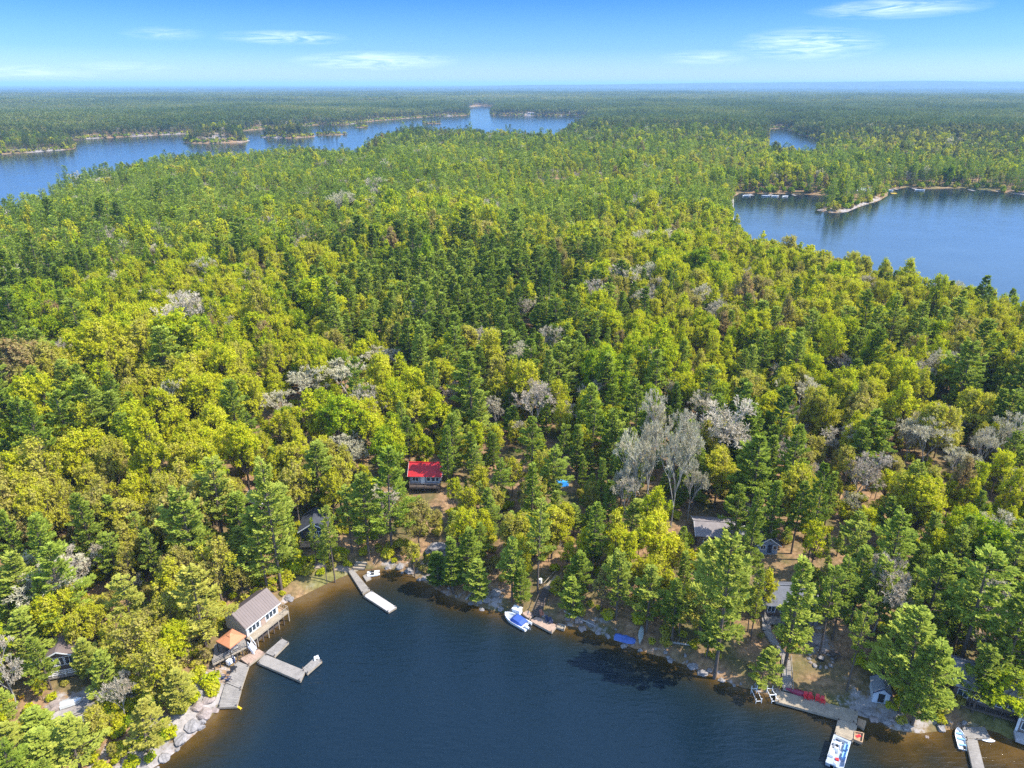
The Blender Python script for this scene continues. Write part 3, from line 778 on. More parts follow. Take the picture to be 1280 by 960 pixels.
def house(name, label, cat, loc, rotz, L, D, wall_h, roof_h, wall, roof, base=0.0, gable_front=False, over=.45, group=None, chimney=False, keep_r=None, trim=None, stilts=False):
    e = thing(name, label, cat, loc, rotz, group)
    z0, z1, z2 = base, base + wall_h, base + wall_h + roof_h
    m = MB()
    zb = z0 if stilts else -1.6
    if gable_front:
        m.add([(-L/2, -D/2, zb), (L/2, -D/2, zb), (L/2, -D/2, z1), (0, -D/2, z2), (-L/2, -D/2, z1), (-L/2, D/2, zb), (L/2, D/2, zb), (L/2, D/2, z1), (0, D/2, z2), (-L/2, D/2, z1)],
              [(0, 1, 2, 3, 4), (9, 8, 7, 6, 5), (1, 6, 7, 2), (5, 0, 4, 9), (2, 7, 8, 3), (3, 8, 9, 4), (5, 6, 1, 0)])
    else:
        m.add([(-L/2, -D/2, zb), (-L/2, D/2, zb), (-L/2, D/2, z1), (-L/2, 0, z2), (-L/2, -D/2, z1), (L/2, -D/2, zb), (L/2, D/2, zb), (L/2, D/2, z1), (L/2, 0, z2), (L/2, -D/2, z1)],
              [(4, 3, 2, 1, 0), (5, 6, 7, 8, 9), (0, 5, 9, 4), (6, 1, 2, 7), (3, 8, 7, 2), (4, 9, 8, 3), (1, 6, 5, 0)])
    m.build('wall', wall, e)
    half = (L if gable_front else D) / 2; run = (D if gable_front else L) / 2 + over; sl = roof_h / half; o = half + over
    r = MB(); lift = .10
    for s in (-1, 1):
        if gable_front: r.slab((0, -run, z2 + lift), (0, run, z2 + lift), (s * o, run, z2 + lift - sl * o), (s * o, -run, z2 + lift - sl * o), .09)
        else: r.slab((-run, 0, z2 + lift), (run, 0, z2 + lift), (run, s * o, z2 + lift - sl * o), (-run, s * o, z2 + lift - sl * o), .09)
    ro = r.build('roof', roof, e)
    # ridge cap and fascia boards
    f = MB(); zt = z2 + lift
    if gable_front:
        f.bar((0, -run - .01, zt + .03), (0, run + .01, zt + .03), .3, .07)
    else: f.bar((-run - .01, 0, zt + .03), (run + .01, 0, zt + .03), .3, .07)
    f.build('ridge_cap', roof, ro)
    for k in (-1, 1):
        f = MB()
        for s in (-1, 1):
            if gable_front: f.bar((0, k * (run + .02), zt - .09), (s * o, k * (run + .02), zt - .09 - sl * o), .04, .18)
            else: f.bar((k * (run + .02), 0, zt - .09), (k * (run + .02), s * o, zt - .09 - sl * o), .04, .18)
        f.build('fascia', trim or WHITE, ro)
    if chimney:
        c = MB(); c.box((L * .22, D * .1, z2 + .2), (.5, .5, 1.5)); c.build('chimney', STONEM, ro)
    if stilts:
        for x in (-L/2 + .2, 0, L/2 - .2):
            for y in (-D/2 + .2, D/2 - .2):
                c = MB(); c.tube((x, y, -1.8), (x, y, z0 + .02), .11, n=7); c.build('stilt', WOODD, e)
    keepout(loc[0], loc[1], keep_r or max(L, D) * .62)
    return e

def deck_on(root, x0, x1, y0, y1, z, mat=None, rail=True, posts=True, railmat=None, sides='flr'):
    """veranda deck of a house, in its local frame"""
    m = MB(); n = max(4, int((x1 - x0) / .16))
    for i in range(n): m.box((x0 + (i + .46) * (x1 - x0) / n, (y0 + y1) / 2, z - .03), ((x1 - x0) / n * .9, y1 - y0, .06))
    d = m.build('deck', mat or WOOD, root)
    m = MB()
    for a, b in (((x0, y0), (x1, y0)), ((x0, y1), (x1, y1)), ((x0, y0), (x0, y1)), ((x1, y0), (x1, y1))):
        m.bar((a[0], a[1], z - .18), (b[0], b[1], z - .18), .07, .24)
    m.build('joist_frame', mat or WOOD2, d)
    if posts:
        for x in np.linspace(x0 + .1, x1 - .1, max(2, int((x1 - x0) / 2.2) + 1)):
            m = MB(); m.bar((x, y0 + .1, -2.2), (x, y0 + .1, z - .06), .13); m.build('deck_post', WOODD, d)
    if rail:
        m = MB(); segs = []
        if 'f' in sides: segs.append(((x0, y0), (x1, y0)))
        if 'l' in sides: segs.append(((x0, y0), (x0, y1)))
        if 'r' in sides: segs.append(((x1, y0), (x1, y1)))
        for a, b in segs:
            L_ = math.hypot(b[0] - a[0], b[1] - a[1]); k = max(1, int(L_ / 1.5))
            for i in range(k + 1):
                p = lerp(a, b, i / k); m.bar((p[0], p[1], z - .05), (p[0], p[1], z + .95), .09)
            for zz_ in (.3, .62, .95): m.bar((a[0], a[1], z + zz_), (b[0], b[1], z + zz_), .06, .08)
        m.build('railing', railmat or mat or WOOD2, d)
    return d

def stairs(name, label, cat, a, b, w, n, mat, rail=True, group=None):
    a, b = Vector(a), Vector(b); d = b - a; hd = Vector((d.x, d.y, 0)); ln = hd.length; hd.normalize(); sd = Vector((-hd.y, hd.x, 0))
    e = thing(name, label, cat, (a.x, a.y, a.z), 0, group)
    ang = math.atan2(hd.y, hd.x)
    m = MB()
    for i in range(n):
        p = a + d * ((i + .5) / n); m.box((p.x, p.y, p.z), (ln / n * 1.02, w, .06), ang)
    part(m, 'treads', mat, e)
    for s in (-1, 1):
        m = MB(); m.bar(a + sd * s * (w / 2 + .04) - Vector((0, 0, .12)), b + sd * s * (w / 2 + .04) - Vector((0, 0, .12)), .07, .26); part(m, 'stringer', mat, e)
        if rail:
            m = MB(); k = max(1, int(d.length / 1.8))
            for i in range(k + 1):
                p = a + d * (i / k) + sd * s * (w / 2 + .08); m.bar(p - Vector((0, 0, .3)), p + Vector((0, 0, .95)), .08)
            m.bar(a + sd * s * (w / 2 + .08) + Vector((0, 0, .95)), b + sd * s * (w / 2 + .08) + Vector((0, 0, .95)), .08)
            part(m, 'handrail', mat, e)
    for t in (0, .25, .5, .75, 1):
        p = a + d * t; keepout(p.x, p.y, w * .5 + .9)
    return e

def hull_mb(L, B, H, open_=True, bowf=1.0, n=11, pinch_stern=1.0, rocker=.25):
    """boat hull along +X, stern at -L/2, keel at z=0"""
    m = MB(); rings = []
    for i in range(n):
        t = i / (n - 1); x = -L / 2 + L * t
        f = (1 - max(0, (t - .45) / .55) ** 2.2) ** .75 if t < 1 else 0.02
        f = max(f, .03)
        if pinch_stern < 1: f *= min(1, pinch_stern + (1 - pinch_stern) * (t / .45)) if t < .45 else 1
        w_ = B / 2 * f; zt = H + rocker * max(0, t - .35) ** 2 * bowf; kz = max(0, t - .7) ** 2 * H * 3.2
        r = [(x, -w_, zt), (x, -w_ * .86, kz + (H) * .28), (x, 0, kz), (x, w_ * .86, kz + H * .28), (x, w_, zt)]
        if open_: r += [(x, w_ * .86, zt), (x, w_ * .76, min(zt - .02, H * .45 + kz * .5)), (x, -w_ * .76, min(zt - .02, H * .45 + kz * .5)), (x, -w_ * .86, zt)]
        else: r += [(x, w_ * .5, zt + .06), (x, 0, zt + .09), (x, -w_ * .5, zt + .06)]
        rings.append(r)
    m.loft(rings); return m

def outboard(root, x, z, mat=None, s=1.0):
    m = MB(); m.loft([[(x - .28 * s, -.17 * s, z + .45 * s), (x + .2 * s, -.17 * s, z + .45 * s), (x + .2 * s, .17 * s, z + .45 * s), (x - .28 * s, .17 * s, z + .45 * s)], [(x - .32 * s, -.2 * s, z + .65 * s), (x + .22 * s, -.2 * s, z + .65 * s), (x + .22 * s, .2 * s, z + .65 * s), (x - .32 * s, .2 * s, z + .65 * s)], [(x - .2 * s, -.13 * s, z + .9 * s), (x + .12 * s, -.13 * s, z + .9 * s), (x + .12 * s, .13 * s, z + .9 * s), (x - .2 * s, .13 * s, z + .9 * s)]])
    o = m.build('outboard_motor', mat or BLACK, root)
    m = MB(); m.box((x - .05, 0, z + .05 * s), (.16 * s, .1 * s, .85 * s)); m.box((x - .06, 0, z - .38 * s), (.34 * s, .12 * s, .12 * s)); m.build('lower_unit', LGREY, o)

def rowboat(label, p, rotz, L=4.2, B=1.5, H=.55, seats=None, hull=None, group=None, name='rowboat', cat='rowboat', motor=False, z=-.12, cover=None):
    e = thing(name, label, cat, (p[0], p[1], z), rotz, group)
    h = hull_mb(L, B, H).build('hull', hull or WHITE, e)
    for x in (-.32, -.02, .24):
        m = MB(); m.box((x * L, 0, H * .82), (.3, B * .86 * (1 if x < .2 else .8), .06)); m.build('seat', seats or LGREY, e)
    if motor: outboard(e, -L / 2 - .1, H * .55, s=.8)
    return e

def adirondack(label, p, rotz, mat, group=None, proto=[None]):
    e = thing('garden_chair', label, 'garden chair', p, rotz, group); e.scale = (.88,) * 3
    m = MB()
    for i in range(5): m.bar((-.27, .26 - .115 * i, .36 - .035 * (4 - i) + .05), (.27, .26 - .115 * i, .36 - .035 * (4 - i) + .05), .10, .025)
    # seat faces -Y: front is -Y
    m.v = [(x, -y, z) for x, y, z in m.v]; m.f = [tuple(reversed(q)) for q in m.f]
    m.build('seat', mat, e)
    m = MB()
    for i in range(5):
        x = -.22 + .11 * i; m.bar((x * .9, .24, .26), (x * 1.15, .62, 1.0 - abs(i - 2) * .05), .10, .025)
    m.bar((-.26, .36, .48), (.26, .36, .48), .03, .07); m.build('backrest', mat, e)
    for s in (-1, 1):
        m = MB(); m.box((s * .33, -.02, .58), (.14, .72, .03)); m.build('armrest', mat, e)
        m = MB(); m.bar((s * .30, -.30, 0), (s * .30, -.30, .565), .035, .10); m.build('leg', mat, e)
        m = MB(); m.bar((s * .28, -.28, .33), (s * .28, .62, .03), .03, .11); m.build('leg', mat, e)
    return e

def boulder_mesh(seed, flat=.6):
    import bmesh
    bm = bmesh.new(); bmesh.ops.create_icosphere(bm, subdivisions=4, radius=1.0)
    r = np.random.default_rng(seed); co = np.array([v.co[:] for v in bm.verts])
    nrm = unit(r.normal(0, 1, (13, 3))); cut = r.uniform(.5, .92, 13)
    for k in range(13):
        d = co @ nrm[k]; ov = np.maximum(0, d - cut[k]); co = co - ov[:, None] * nrm[k][None] * .92
    co += .05 * np.sin(co[:, [1, 2, 0]] * 5 + seed) + .03 * np.sin(co[:, [2, 0, 1]] * 13 + seed * 2) + r.normal(0, .014, co.shape)
    co = co * np.array([1.0, r.uniform(.65, .95), flat])
    for v, c in zip(bm.verts, co): v.co = c
    me = bpy.data.meshes.new('boulder'); bm.to_mesh(me); bm.free(); me.materials.append(STONEM if seed % 3 else STONEP)
    return me
BOULD = [boulder_mesh(s, f) for s, f in ((1, .55), (2, .7), (3, .45), (4, .6), (5, .8))]
def boulder(label, p, s, rotz=0, k=0, group='boulders along the shore', sink=.25):
    o = link('boulder', BOULD[k], (p[0], p[1], p[2] + s * (.5 - sink) * .5), rotz); o.scale = (s, s, s)
    return tag(o, label, 'boulder', group)

def yaw(p, q): return math.atan2(q[1] - p[1], q[0] - p[0])

# ================================================================== west shore: boathouse and its docks
A, B = P(314, 801, 2.2), P(361, 763.5, 2.2)
Lb = math.hypot(B[0] - A[0], B[1] - A[1]); rz = yaw(A, B)
bh = thing('boathouse', 'boathouse with long brown gable roof and white-framed windows over the water', 'boathouse', (A[0], A[1], 0), rz)
x0, x1, y0, y1, ze, zr = .25, Lb - 1.25, 1.15, 6.0, 4.55, 6.15; ym = (y0 + y1) / 2
m = MB(); m.add([(x0, y0, 2.2), (x0, y1, 2.2), (x0, y1, ze), (x0, ym, zr), (x0, y0, ze), (x1, y0, 2.2), (x1, y1, 2.2), (x1, y1, ze), (x1, ym, zr), (x1, y0, ze)],
              [(4, 3, 2, 1, 0), (5, 6, 7, 8, 9), (0, 5, 9, 4), (6, 1, 2, 7), (3, 8, 7, 2), (4, 9, 8, 3), (1, 6, 5, 0)])
bwall = m.build('wall', simple('cream_siding', (.50, .45, .39), .8, .15, 1), bh)
m = MB(); m.box(((x0 + x1) / 2, ym - .1, .65), (x1 - x0 - .1, y1 - y0 + .1, 2.9)); m.build('lower_wall', WOODD, bh)
m = MB(); sl = (zr - ze) / (ym - y0); ov = .5
for s, o in ((-1, ym - y0 + ov), (1, y1 - ym + ov)):
    m.slab((x0 - .4, ym, zr + .1), (x1 + .4, ym, zr + .1), (x1 + .4, ym + s * o, zr + .1 - sl * o), (x0 - .4, ym + s * o, zr + .1 - sl * o), .08)
brf = m.build('roof', BROWNROOF, bh)
m = MB()
for i in range(int((x1 - x0 + .8) / .45)):       # standing seams
    xx = x0 - .3 + i * .45
    for s, o in ((-1, ym - y0 + ov), (1, y1 - ym + ov)): m.bar((xx, ym + s * .1, zr + .11 - sl * .1), (xx, ym + s * o, zr + .11 - sl * o), .035, .05)
m.build('roof_seams', BROWNROOF, brf)
m = MB(); m.bar((x0 - .42, ym - (ym - y0 + ov), zr - .02 - sl * (ym - y0 + ov)), (x1 + .42, ym - (ym - y0 + ov), zr - .02 - sl * (ym - y0 + ov)), .05, .16); m.build('gutter', WHITE, brf)
def bwin(cx, w, z, h, n):
    for i in range(n):
        xc = cx + (i - (n - 1) / 2) * (w + .14)
        p = MB(); p.box((xc, y0 - .02, z), (w, .06, h)); po = p.build('window', GLASS, bh)
        f = MB()
        for k in (-1, 1): f.box((xc + k * (w / 2 + .04), y0 - .035, z), (.09, .09, h + .17)); f.box((xc, y0 - .035, z + k * (h / 2 + .04)), (w - .01, .088, .09))
        f.build('frame', WHITE, po)
bwin(x0 + 1.5, .62, 3.35, 1.5, 3); bwin(x1 - 1.55, .62, 3.35, 1.5, 3)
m = MB(); m.box(((x0 + x1) / 2 + .1, y0 - .03, 3.2), (.95, .07, 1.95)); bd_ = m.build('door', PINKISH, bh)
m = MB(); m.tube(((x0 + x1) / 2 + .42, y0 - .06, 3.1), ((x0 + x1) / 2 + .42, y0 - .14, 3.1), .04); m.build('handle', ALU, bd_)
for cx in (x0 + .18, x0 + 2.75, x1 - 2.8, x1 - .18): m = MB(); m.box((cx, y0 - .025, 3.3), (.22, .05, 2.05)); m.build('trim', WHITE, bh)
m = MB(); n_ = int(Lb / .15)
for i in range(n_): m.box(((i + .46) * Lb / n_, .57, 2.17), (Lb / n_ * .9, 1.12, .06))
bdk = m.build('balcony', WOOD2, bh)
m = MB(); m.bar((0, .02, 2.0), (Lb, .02, 2.0), .07, .30); m.build('fascia', WOOD2, bdk); m = MB(); m.bar((Lb, .08, 2.0), (Lb, 3.2, 2.0), .07, .30); m.build('fascia', WOOD2, bdk)
for i in range(8):
    xx = .1 + i * (Lb - .2) / 7; m = MB(); m.bar((xx, .12, -2.0), (xx, .12, 2.0), .14); m.build('post', WOOD2 if i % 2 else WOODD, bdk)
m = MB()
for i in range(7): m.bar((Lb - .06, .1 + i * .5, 2.2), (Lb - .06, .1 + i * .5, 3.15), .06)
m.bar((Lb - .06, .05, 3.15), (Lb - .06, 3.2, 3.15), .07); m.bar((Lb - 1.2, .05, 3.15), (Lb - .06, .05, 3.15), .07); m.bar((Lb - 1.2, .05, 2.2), (Lb - 1.2, .05, 3.15), .07); m.build('railing', WOOD2, bdk)
m = MB(); m.box((Lb - .62, 2.2, 2.17), (1.2, 2.0, .06)); m.build('side_deck', WOODN, bdk)
for t in (0.1, .4, .7, 1.0):
    for s_ in (1.5, 4.5): keepout(A[0] + math.cos(rz) * Lb * t - math.sin(rz) * s_, A[1] + math.sin(rz) * Lb * t + math.cos(rz) * s_, 3.2)
landmark('the brown-roofed boathouse', (A[0] + 3, A[1] + 6)); protect(284, 742, 362, 812, math.hypot(*P(350, 765)[:2]))
# deck round the gazebo
pd = [P(*q, 2.2) for q in ((266, 830), (310, 807), (314.5, 801), (300, 788), (268, 806))]
e = thing('raised_deck', 'grey raised timber deck under the orange gazebo beside the boathouse', 'deck', (pd[0][0], pd[0][1], 0))
m = MB(); planks(m, pd[0], pd[1], pd[3], pd[4], 2.2, 46); part(m, 'deck', WOOD, e)
m = MB(); m.bar((*pd[0][:2], 2.02), (*pd[1][:2], 2.02), .08, .3); part(m, 'fascia', WOOD2, e)
for t in np.linspace(0.02, .98, 7):
    q = lerp(pd[0], pd[1], t); m = MB(); m.bar((q[0], q[1], -1.5), (q[0], q[1], 2.0), .14); part(m, 'post', WOODD, e)
m = MB()
for t in np.linspace(0, .9, 9):
    q = lerp(pd[0], pd[1], t); m.bar((q[0], q[1], 2.1), (q[0], q[1], 3.1), .08)
q = lerp(pd[0], pd[1], .9)
for zz_ in (2.5, 2.8, 3.1): m.bar((*pd[0][:2], zz_), (q[0], q[1], zz_), .06, .09)
part(m, 'railing', WOOD, e)
for q in pd: keepout(q[0], q[1], 2.3)
gz = P(288.5, 797, 4.6)
g = thing('gazebo', 'square gazebo with orange canvas canopy on the deck beside the boathouse', 'gazebo', (gz[0], gz[1], 2.2), rz)
m = MB(); hw = 1.6
m.add([(-hw, -hw, 2.25), (hw, -hw, 2.25), (hw, hw, 2.25), (-hw, hw, 2.25), (-.3, -.3, 3.0), (.3, -.3, 3.0), (.3, .3, 3.0), (-.3, .3, 3.0)], [(0, 1, 5, 4), (1, 2, 6, 5), (2, 3, 7, 6), (3, 0, 4, 7), (4, 5, 6, 7)])
m.add([(-hw, -hw, 2.05), (hw, -hw, 2.05), (hw, hw, 2.05), (-hw, hw, 2.05), (-hw, -hw, 2.25), (hw, -hw, 2.25), (hw, hw, 2.25), (-hw, hw, 2.25)], [(0, 1, 5, 4), (1, 2, 6, 5), (2, 3, 7, 6), (3, 0, 4, 7)])
cn_ = m.build('canopy', ORANGE, g)
m = MB(); m.add([(-.42, -.42, 3.02), (.42, -.42, 3.02), (.42, .42, 3.02), (-.42, .42, 3.02), (0, 0, 3.3)], [(0, 1, 4), (1, 2, 4), (2, 3, 4), (3, 0, 4)]); m.build('vent_cap', ORANGE, cn_)
for sx in (-1, 1):
    for sy in (-1, 1): m = MB(); m.bar((sx * 1.5, sy * 1.5, 0), (sx * 1.5, sy * 1.5, 2.25), .1); m.build('post', BLACK, g)
keepout(gz[0], gz[1], 2.6); protect(272, 780, 304, 812, math.hypot(gz[0], gz[1])); landmark('the orange gazebo', gz)
so = thing('outdoor_sofa', 'dark outdoor sofa with white cushion under the orange gazebo', 'sofa', (gz[0] + .2, gz[1] - .3, 2.2), rz)
m = MB(); m.box((0, .1, .2), (1.7, .75, .36)); m.build('seat', BLACK, so); m = MB(); m.box((0, .5, .5), (1.7, .14, .7)); m.build('backrest', BLACK, so); m = MB(); m.box((0, .03, .44), (1.5, .6, .12)); m.build('cushion', WHITE, so)
stairs('staircase', 'white stairs leading from the boathouse deck down to the dock', 'stairs', P(312, 805, 2.15), P(319, 814, .68), 1.0, 7, WHITE)
# brown landing and long grey dock along the rock
dock('landing_platform', 'tan timber landing between the white stairs and the grey docks', 'dock', [((300, 823), (323, 811), (331.5, 816), (311, 831))], .62, mat=PINKISH)
dock('shore_dock', 'long grey dock running along the pale rock below the gazebo', 'dock', [((296.5, 826), (282, 853), (301.5, 861), (311, 832)), ((281.5, 854), (273, 884), (296, 883), (301.5, 862))], .58, 'grey wooden docks')
dock('branched_dock', 'grey floating dock with two side arms in front of the boathouse', 'dock', [((331, 817.5), (382, 838.5), (376, 851.5), (321.5, 828)), ((331.5, 816), (352.5, 798), (361, 802.5), (343, 820.5)), ((377.5, 836), (394.5, 821), (402.5, 826), (384, 842))], .55, 'grey wooden docks')
landmark('the branched grey dock', P(355, 835)); landmark('the long dock by the pale rock', P(290, 865)); protect(268, 796, 404, 888, math.hypot(*P(300, 835)[:2]))
# things on those docks
p = P(285.5, 850.5, .6)
for k, (dx, dy) in enumerate(((0, 0), (-.9, .35))):
    adirondack(('dark blue garden chair on the long dock by the pale rock, nearer the water', 'dark blue garden chair on the long dock by the pale rock, nearer the rock')[k], (p[0] + dx, p[1] + dy, .58), R(-100 + 25 * k), NAVY, 'dark chairs on the long dock')
p = P(294, 834, .6); u = thing('patio_umbrella', 'closed dark blue patio umbrella standing on the dock below the gazebo', 'umbrella', (p[0], p[1], .58))
m = MB(); m.tube((0, 0, 0), (0, 0, .12), .3, .26, 14); m.build('base', BLACK, u); m = MB(); m.tube((0, 0, .1), (0, 0, 2.6), .03); m.build('pole', ALU, u)
m = MB(); m.tube((0, 0, 1.0), (0, 0, 1.35), .16, .24, 12, False); m.tube((0, 0, 1.35), (0, 0, 2.5), .24, .05, 12); m.build('canopy', NAVY, u)
p = P(296, 838, .6); u = thing('grill', 'black barbecue grill on the dock beside the closed umbrella', 'grill', (p[0] - .4, p[1] - .3, .58), R(20))
m = MB(); m.box((0, 0, .95), (.8, .5, .3), 0, .7); m.build('lid', BLACK, u); m = MB(); m.box((0, 0, .7), (.8, .5, .2)); m.build('firebox', BLACK, u)
for sx in (-1, 1):
    for sy in (-1, 1): m = MB(); m.bar((sx * .33, sy * .18, 0), (sx * .33, sy * .18, .6), .05); m.build('leg', BLACK, u)
p = P(288, 825, 1.4); u = thing('storage_box', 'white plastic storage box on the bank below the gazebo deck', 'box', (p[0], p[1], max(.9, h1(p[0], p[1]))), rz)
m = MB(); m.box((0, 0, .3), (1.3, .65, .6), 0, .95); m.build('body', WHITE, u); m = MB(); m.box((0, 0, .64), (1.36, .7, .08)); m.build('lid', WHITE, u)
p = P(396, 824.5, .55); u = thing('dock_bench', 'small white bench frame at the end of the branched dock', 'bench', (p[0], p[1], .55), R(35)); u.scale = (.75,) * 3
m = MB(); m.box((0, 0, .45), (1.0, .4, .05)); m.build('seat', WHITE, u); m = MB(); m.box((0, .2, .72), (1.0, .05, .3)); m.build('backrest', WHITE, u)
for sx in (-1, 1): m = MB(); m.bar((sx * .42, -.1, 0), (sx * .42, -.1, .43), .06, .3); m.build('leg', WHITE, u)
p = P(298.5, 884, .2); u = thing('buoy', 'yellow foam float tied at the corner of the long dock', 'float', (p[0], p[1], .05), R(-30))
m = MB(); m.tube((-.5, 0, .08), (.5, 0, .08), .16, .16, 10); m.build('body', YELLOW, u); m = MB(); m.tube((.48, 0, .08), (.62, 0, .08), .06, .05, 8); m.build('eye', BLACK, u)

protect(146, 860, 200, 896, 90)
# ---- brown cottage on the west rock
f0 = G(78, 843); bk = P(89, 812, f0[2]); dd = Vector((bk[0] - f0[0], bk[1] - f0[1], 0)).normalized()
rz2 = math.atan2(dd.y, dd.x) - math.pi / 2
c = (f0[0] + dd.x * 3.0, f0[1] + dd.y * 3.0, f0[2] + .2)
hs = house('cottage', 'small cottage with brown roof and wide glass gable front on the western rock', 'cottage', c, rz2, 4.6, 5.2, 2.4, 1.1, BROWNWALL, BROWNROOF, .5, True)
for k in range(3): window(hs, 'front', 4.6, 5.2, -1.3 + 1.3 * k, 1.95, 1.05, 1.35, 1)
window(hs, 'right', 4.6, 5.2, 0, 1.95, 1.2, 1.0, 1)
deck_on(hs, -2.6, 2.6, -4.0, -2.63, .42, WOOD, railmat=WHITE)
protect(60, 808, 98, 850, math.hypot(c[0], c[1])); landmark('the brown cottage on the western rock', c)
for k, (px, py) in enumerate(((15.5, 878), (27.5, 873))):
    g_ = G(px, py); adirondack(('yellow garden chair on the western rock, farther from the cottage', 'yellow garden chair on the western rock, nearer the cottage')[k], (g_[0], g_[1], g_[2] + .02), R(-140), YELLOW, 'yellow garden chairs'); keepout(g_[0], g_[1], 1.6)
protect(8, 864, 34, 880, math.hypot(*G(20, 872)[:2]))
g_ = G(90, 879); e = thing('dinghy', 'upturned pale grey dinghy lying on the rock below the brown cottage', 'boat', (g_[0], g_[1], g_[2] + .62), R(28)); e.rotation_euler = (math.pi, 0, R(28))
hull_mb(2.9, 1.35, .55, True).build('hull', ALU, e); m = MB(); m.bar((-1.4, 0, -.03), (1.0, 0, -.03), .06, .06); m.build('keel', ALU, e)
keepout(g_[0], g_[1], 2.6)
for k in range(7):
    g_ = G(80 + k * 5.5, 897 - k * 2.2 + (k % 2) * 3); e = link('plank', MB().box((0, 0, 0), (random.uniform(2.6, 4.2), .26, .07)).build('plank_', WOOD).data, (g_[0], g_[1], g_[2] + .16), R(34 + random.uniform(-9, 9)))
    bpy.data.objects.remove(bpy.data.objects['plank_']); tag(e, 'weathered grey plank lying on the rock below the upturned dinghy', 'plank', 'loose planks on the western rock'); keepout(g_[0], g_[1], 1.8)
protect(60, 868, 120, 906, math.hypot(*G(90, 880)[:2])); landmark('the upturned dinghy', G(90, 879))

# ================================================================== head of the bay
dock('jointed_dock', 'two-section grey dock reaching out from the sandy head of the bay', 'dock', [((435, 713), (453.5, 742), (462.5, 737), (441.5, 711.5))], .5, 'grey wooden docks')
dock('swim_platform', 'pale outer dock section moored at the end of the two-section dock', 'dock', [((454.5, 744.5), (486, 765), (496, 759), (464.5, 738.5))], .5, 'grey wooden docks', mat=simple('bleached_planks', (0.42, 0.39, 0.37), .85, .2, 1.2))
landmark('the two-section dock', P(460, 738)); protect(384, 690, 480, 768, math.hypot(*P(440, 715)[:2]))
p = P(467, 717.5, .2); e = thing('paddle_boat', 'small white paddle boat with dark seats by the sandy shore', 'paddle boat', (p[0], p[1], .02), R(12))
for s in (-1, 1): hull_mb(2.3, .5, .4, False).build('float', WHITE, e).location = (0, s * .45, 0)
m = MB(); m.box((0, 0, .36), (1.7, .7, .1)); m.build('deck', WHITE, e)
for s in (-1, 1):
    m = MB(); m.box((-.1, s * .38, .5), (.5, .48, .12)); m.box((-.38, s * .38, .72), (.1, .48, .42)); m.build('seat', BLACK, e)
p = P(457.5, 722, .3); dock('float', 'short grey float beside the white paddle boat', 'float', [((453.5, 719.5), (457.5, 726), (464, 723), (460, 716.5))], .32, mat=WOOD, legs=False, thick=.2)
# gravel path, log steps, cottage in the pines
pth = [G(px, py) for px, py in ((386, 712), (398, 707), (415, 709), (428, 711), (437, 712))]
m = MB()
for i in range(4):
    a, b = pth[i], pth[i + 1]
    for s in range(4):
        q0, q1 = lerp(a, b, s / 4), lerp(a, b, (s + 1) / 4)
        z0, z1 = h1(*q0[:2]) + .05, h1(*q1[:2]) + .05
        m.add([(q0[0], q0[1] - .7, h1(q0[0], q0[1] - .7) + .04), (q1[0], q1[1] - .7, h1(q1[0], q1[1] - .7) + .04), (q1[0], q1[1] + .7, h1(q1[0], q1[1] + .7) + .04), (q0[0], q0[1] + .7, h1(q0[0], q0[1] + .7) + .04)], [(0, 1, 2, 3)])
o = m.build('path', simple('gravel', (0.27, 0.215, 0.165), .95, .25, 6)); tag(o, kind='structure')
for k in range(3):
    a, b = G(441 + k * 1.5, 711 - k * 3.5), G(456 + k * 1.5, 712.5 - k * 3.5)
    e = thing('timber_retainer', f"{('lowest', 'middle', 'upper')[k]} tan log retaining step above the paddle boat", 'log step', (a[0], a[1], a[2]))
    m = MB(); m.bar((a[0], a[1], a[2] + .2), (b[0], b[1], b[2] + .25), .3, .4); part(m, 'log', WOOD2, e)
    for q in (a, b): m = MB(); m.tube((q[0], q[1] - .1, q[2] - .3), (q[0], q[1] - .1, q[2] + .5), .07); part(m, 'stake', WOODD, e)
g_ = G(390, 684); hs = house('cottage', 'dark blue cottage with white-framed windows half hidden in the pines', 'cottage', (g_[0], g_[1] + 3.4, g_[2] + .3), R(6), 4.8, 5.0, 2.3, 1.5, NAVYWALL, DARKROOF, .9, True, stilts=True)
window(hs, 'front', 4.8, 5.0, -.2, 2.1, .8, 1.1, 1); window(hs, 'front', 4.8, 5.0, 1.1, 2.1, .8, 1.1, 1); door(hs, 'front', 4.8, 5.0, -1.4, .95); window(hs, 'right', 4.8, 5, 0, 2.2, 1, 1, 1)
deck_on(hs, -2.3, 2.3, -4.4, -2.53, .85, WOODN)
protect(386, 638, 404, 694, math.hypot(g_[0], g_[1])); landmark('the dark blue cottage', g_)
g_ = G(323, 633); hs = house('shed', 'low black-roofed shed in a clearing of the western woods', 'shed', (g_[0], g_[1] + 1.0, g_[2]), R(-28), 4.2, 3.4, 1.5, 1.0, WOODD, DARKROOF, .1)
door(hs, 'front', 4.2, 3.4, 0.3, .1, .9, 1.4, BROWNWALL); window(hs, 'front', 4.2, 3.4, -1.2, 1.0, .6, .5, 0)
protect(310, 614, 338, 640, math.hypot(g_[0], g_[1])); landmark('the black-roofed shed', g_)
g_ = G(532, 616); hs = house('cottage', 'grey-blue cottage with bright red roof on stilts on the slope', 'cottage', (g_[0], g_[1] + 3.2, g_[2] + .3), R(-2), 6.6, 4.6, 2.25, 1.75, GREYWALL, REDROOF, 1.3, stilts=True, over=.4, chimney=False)
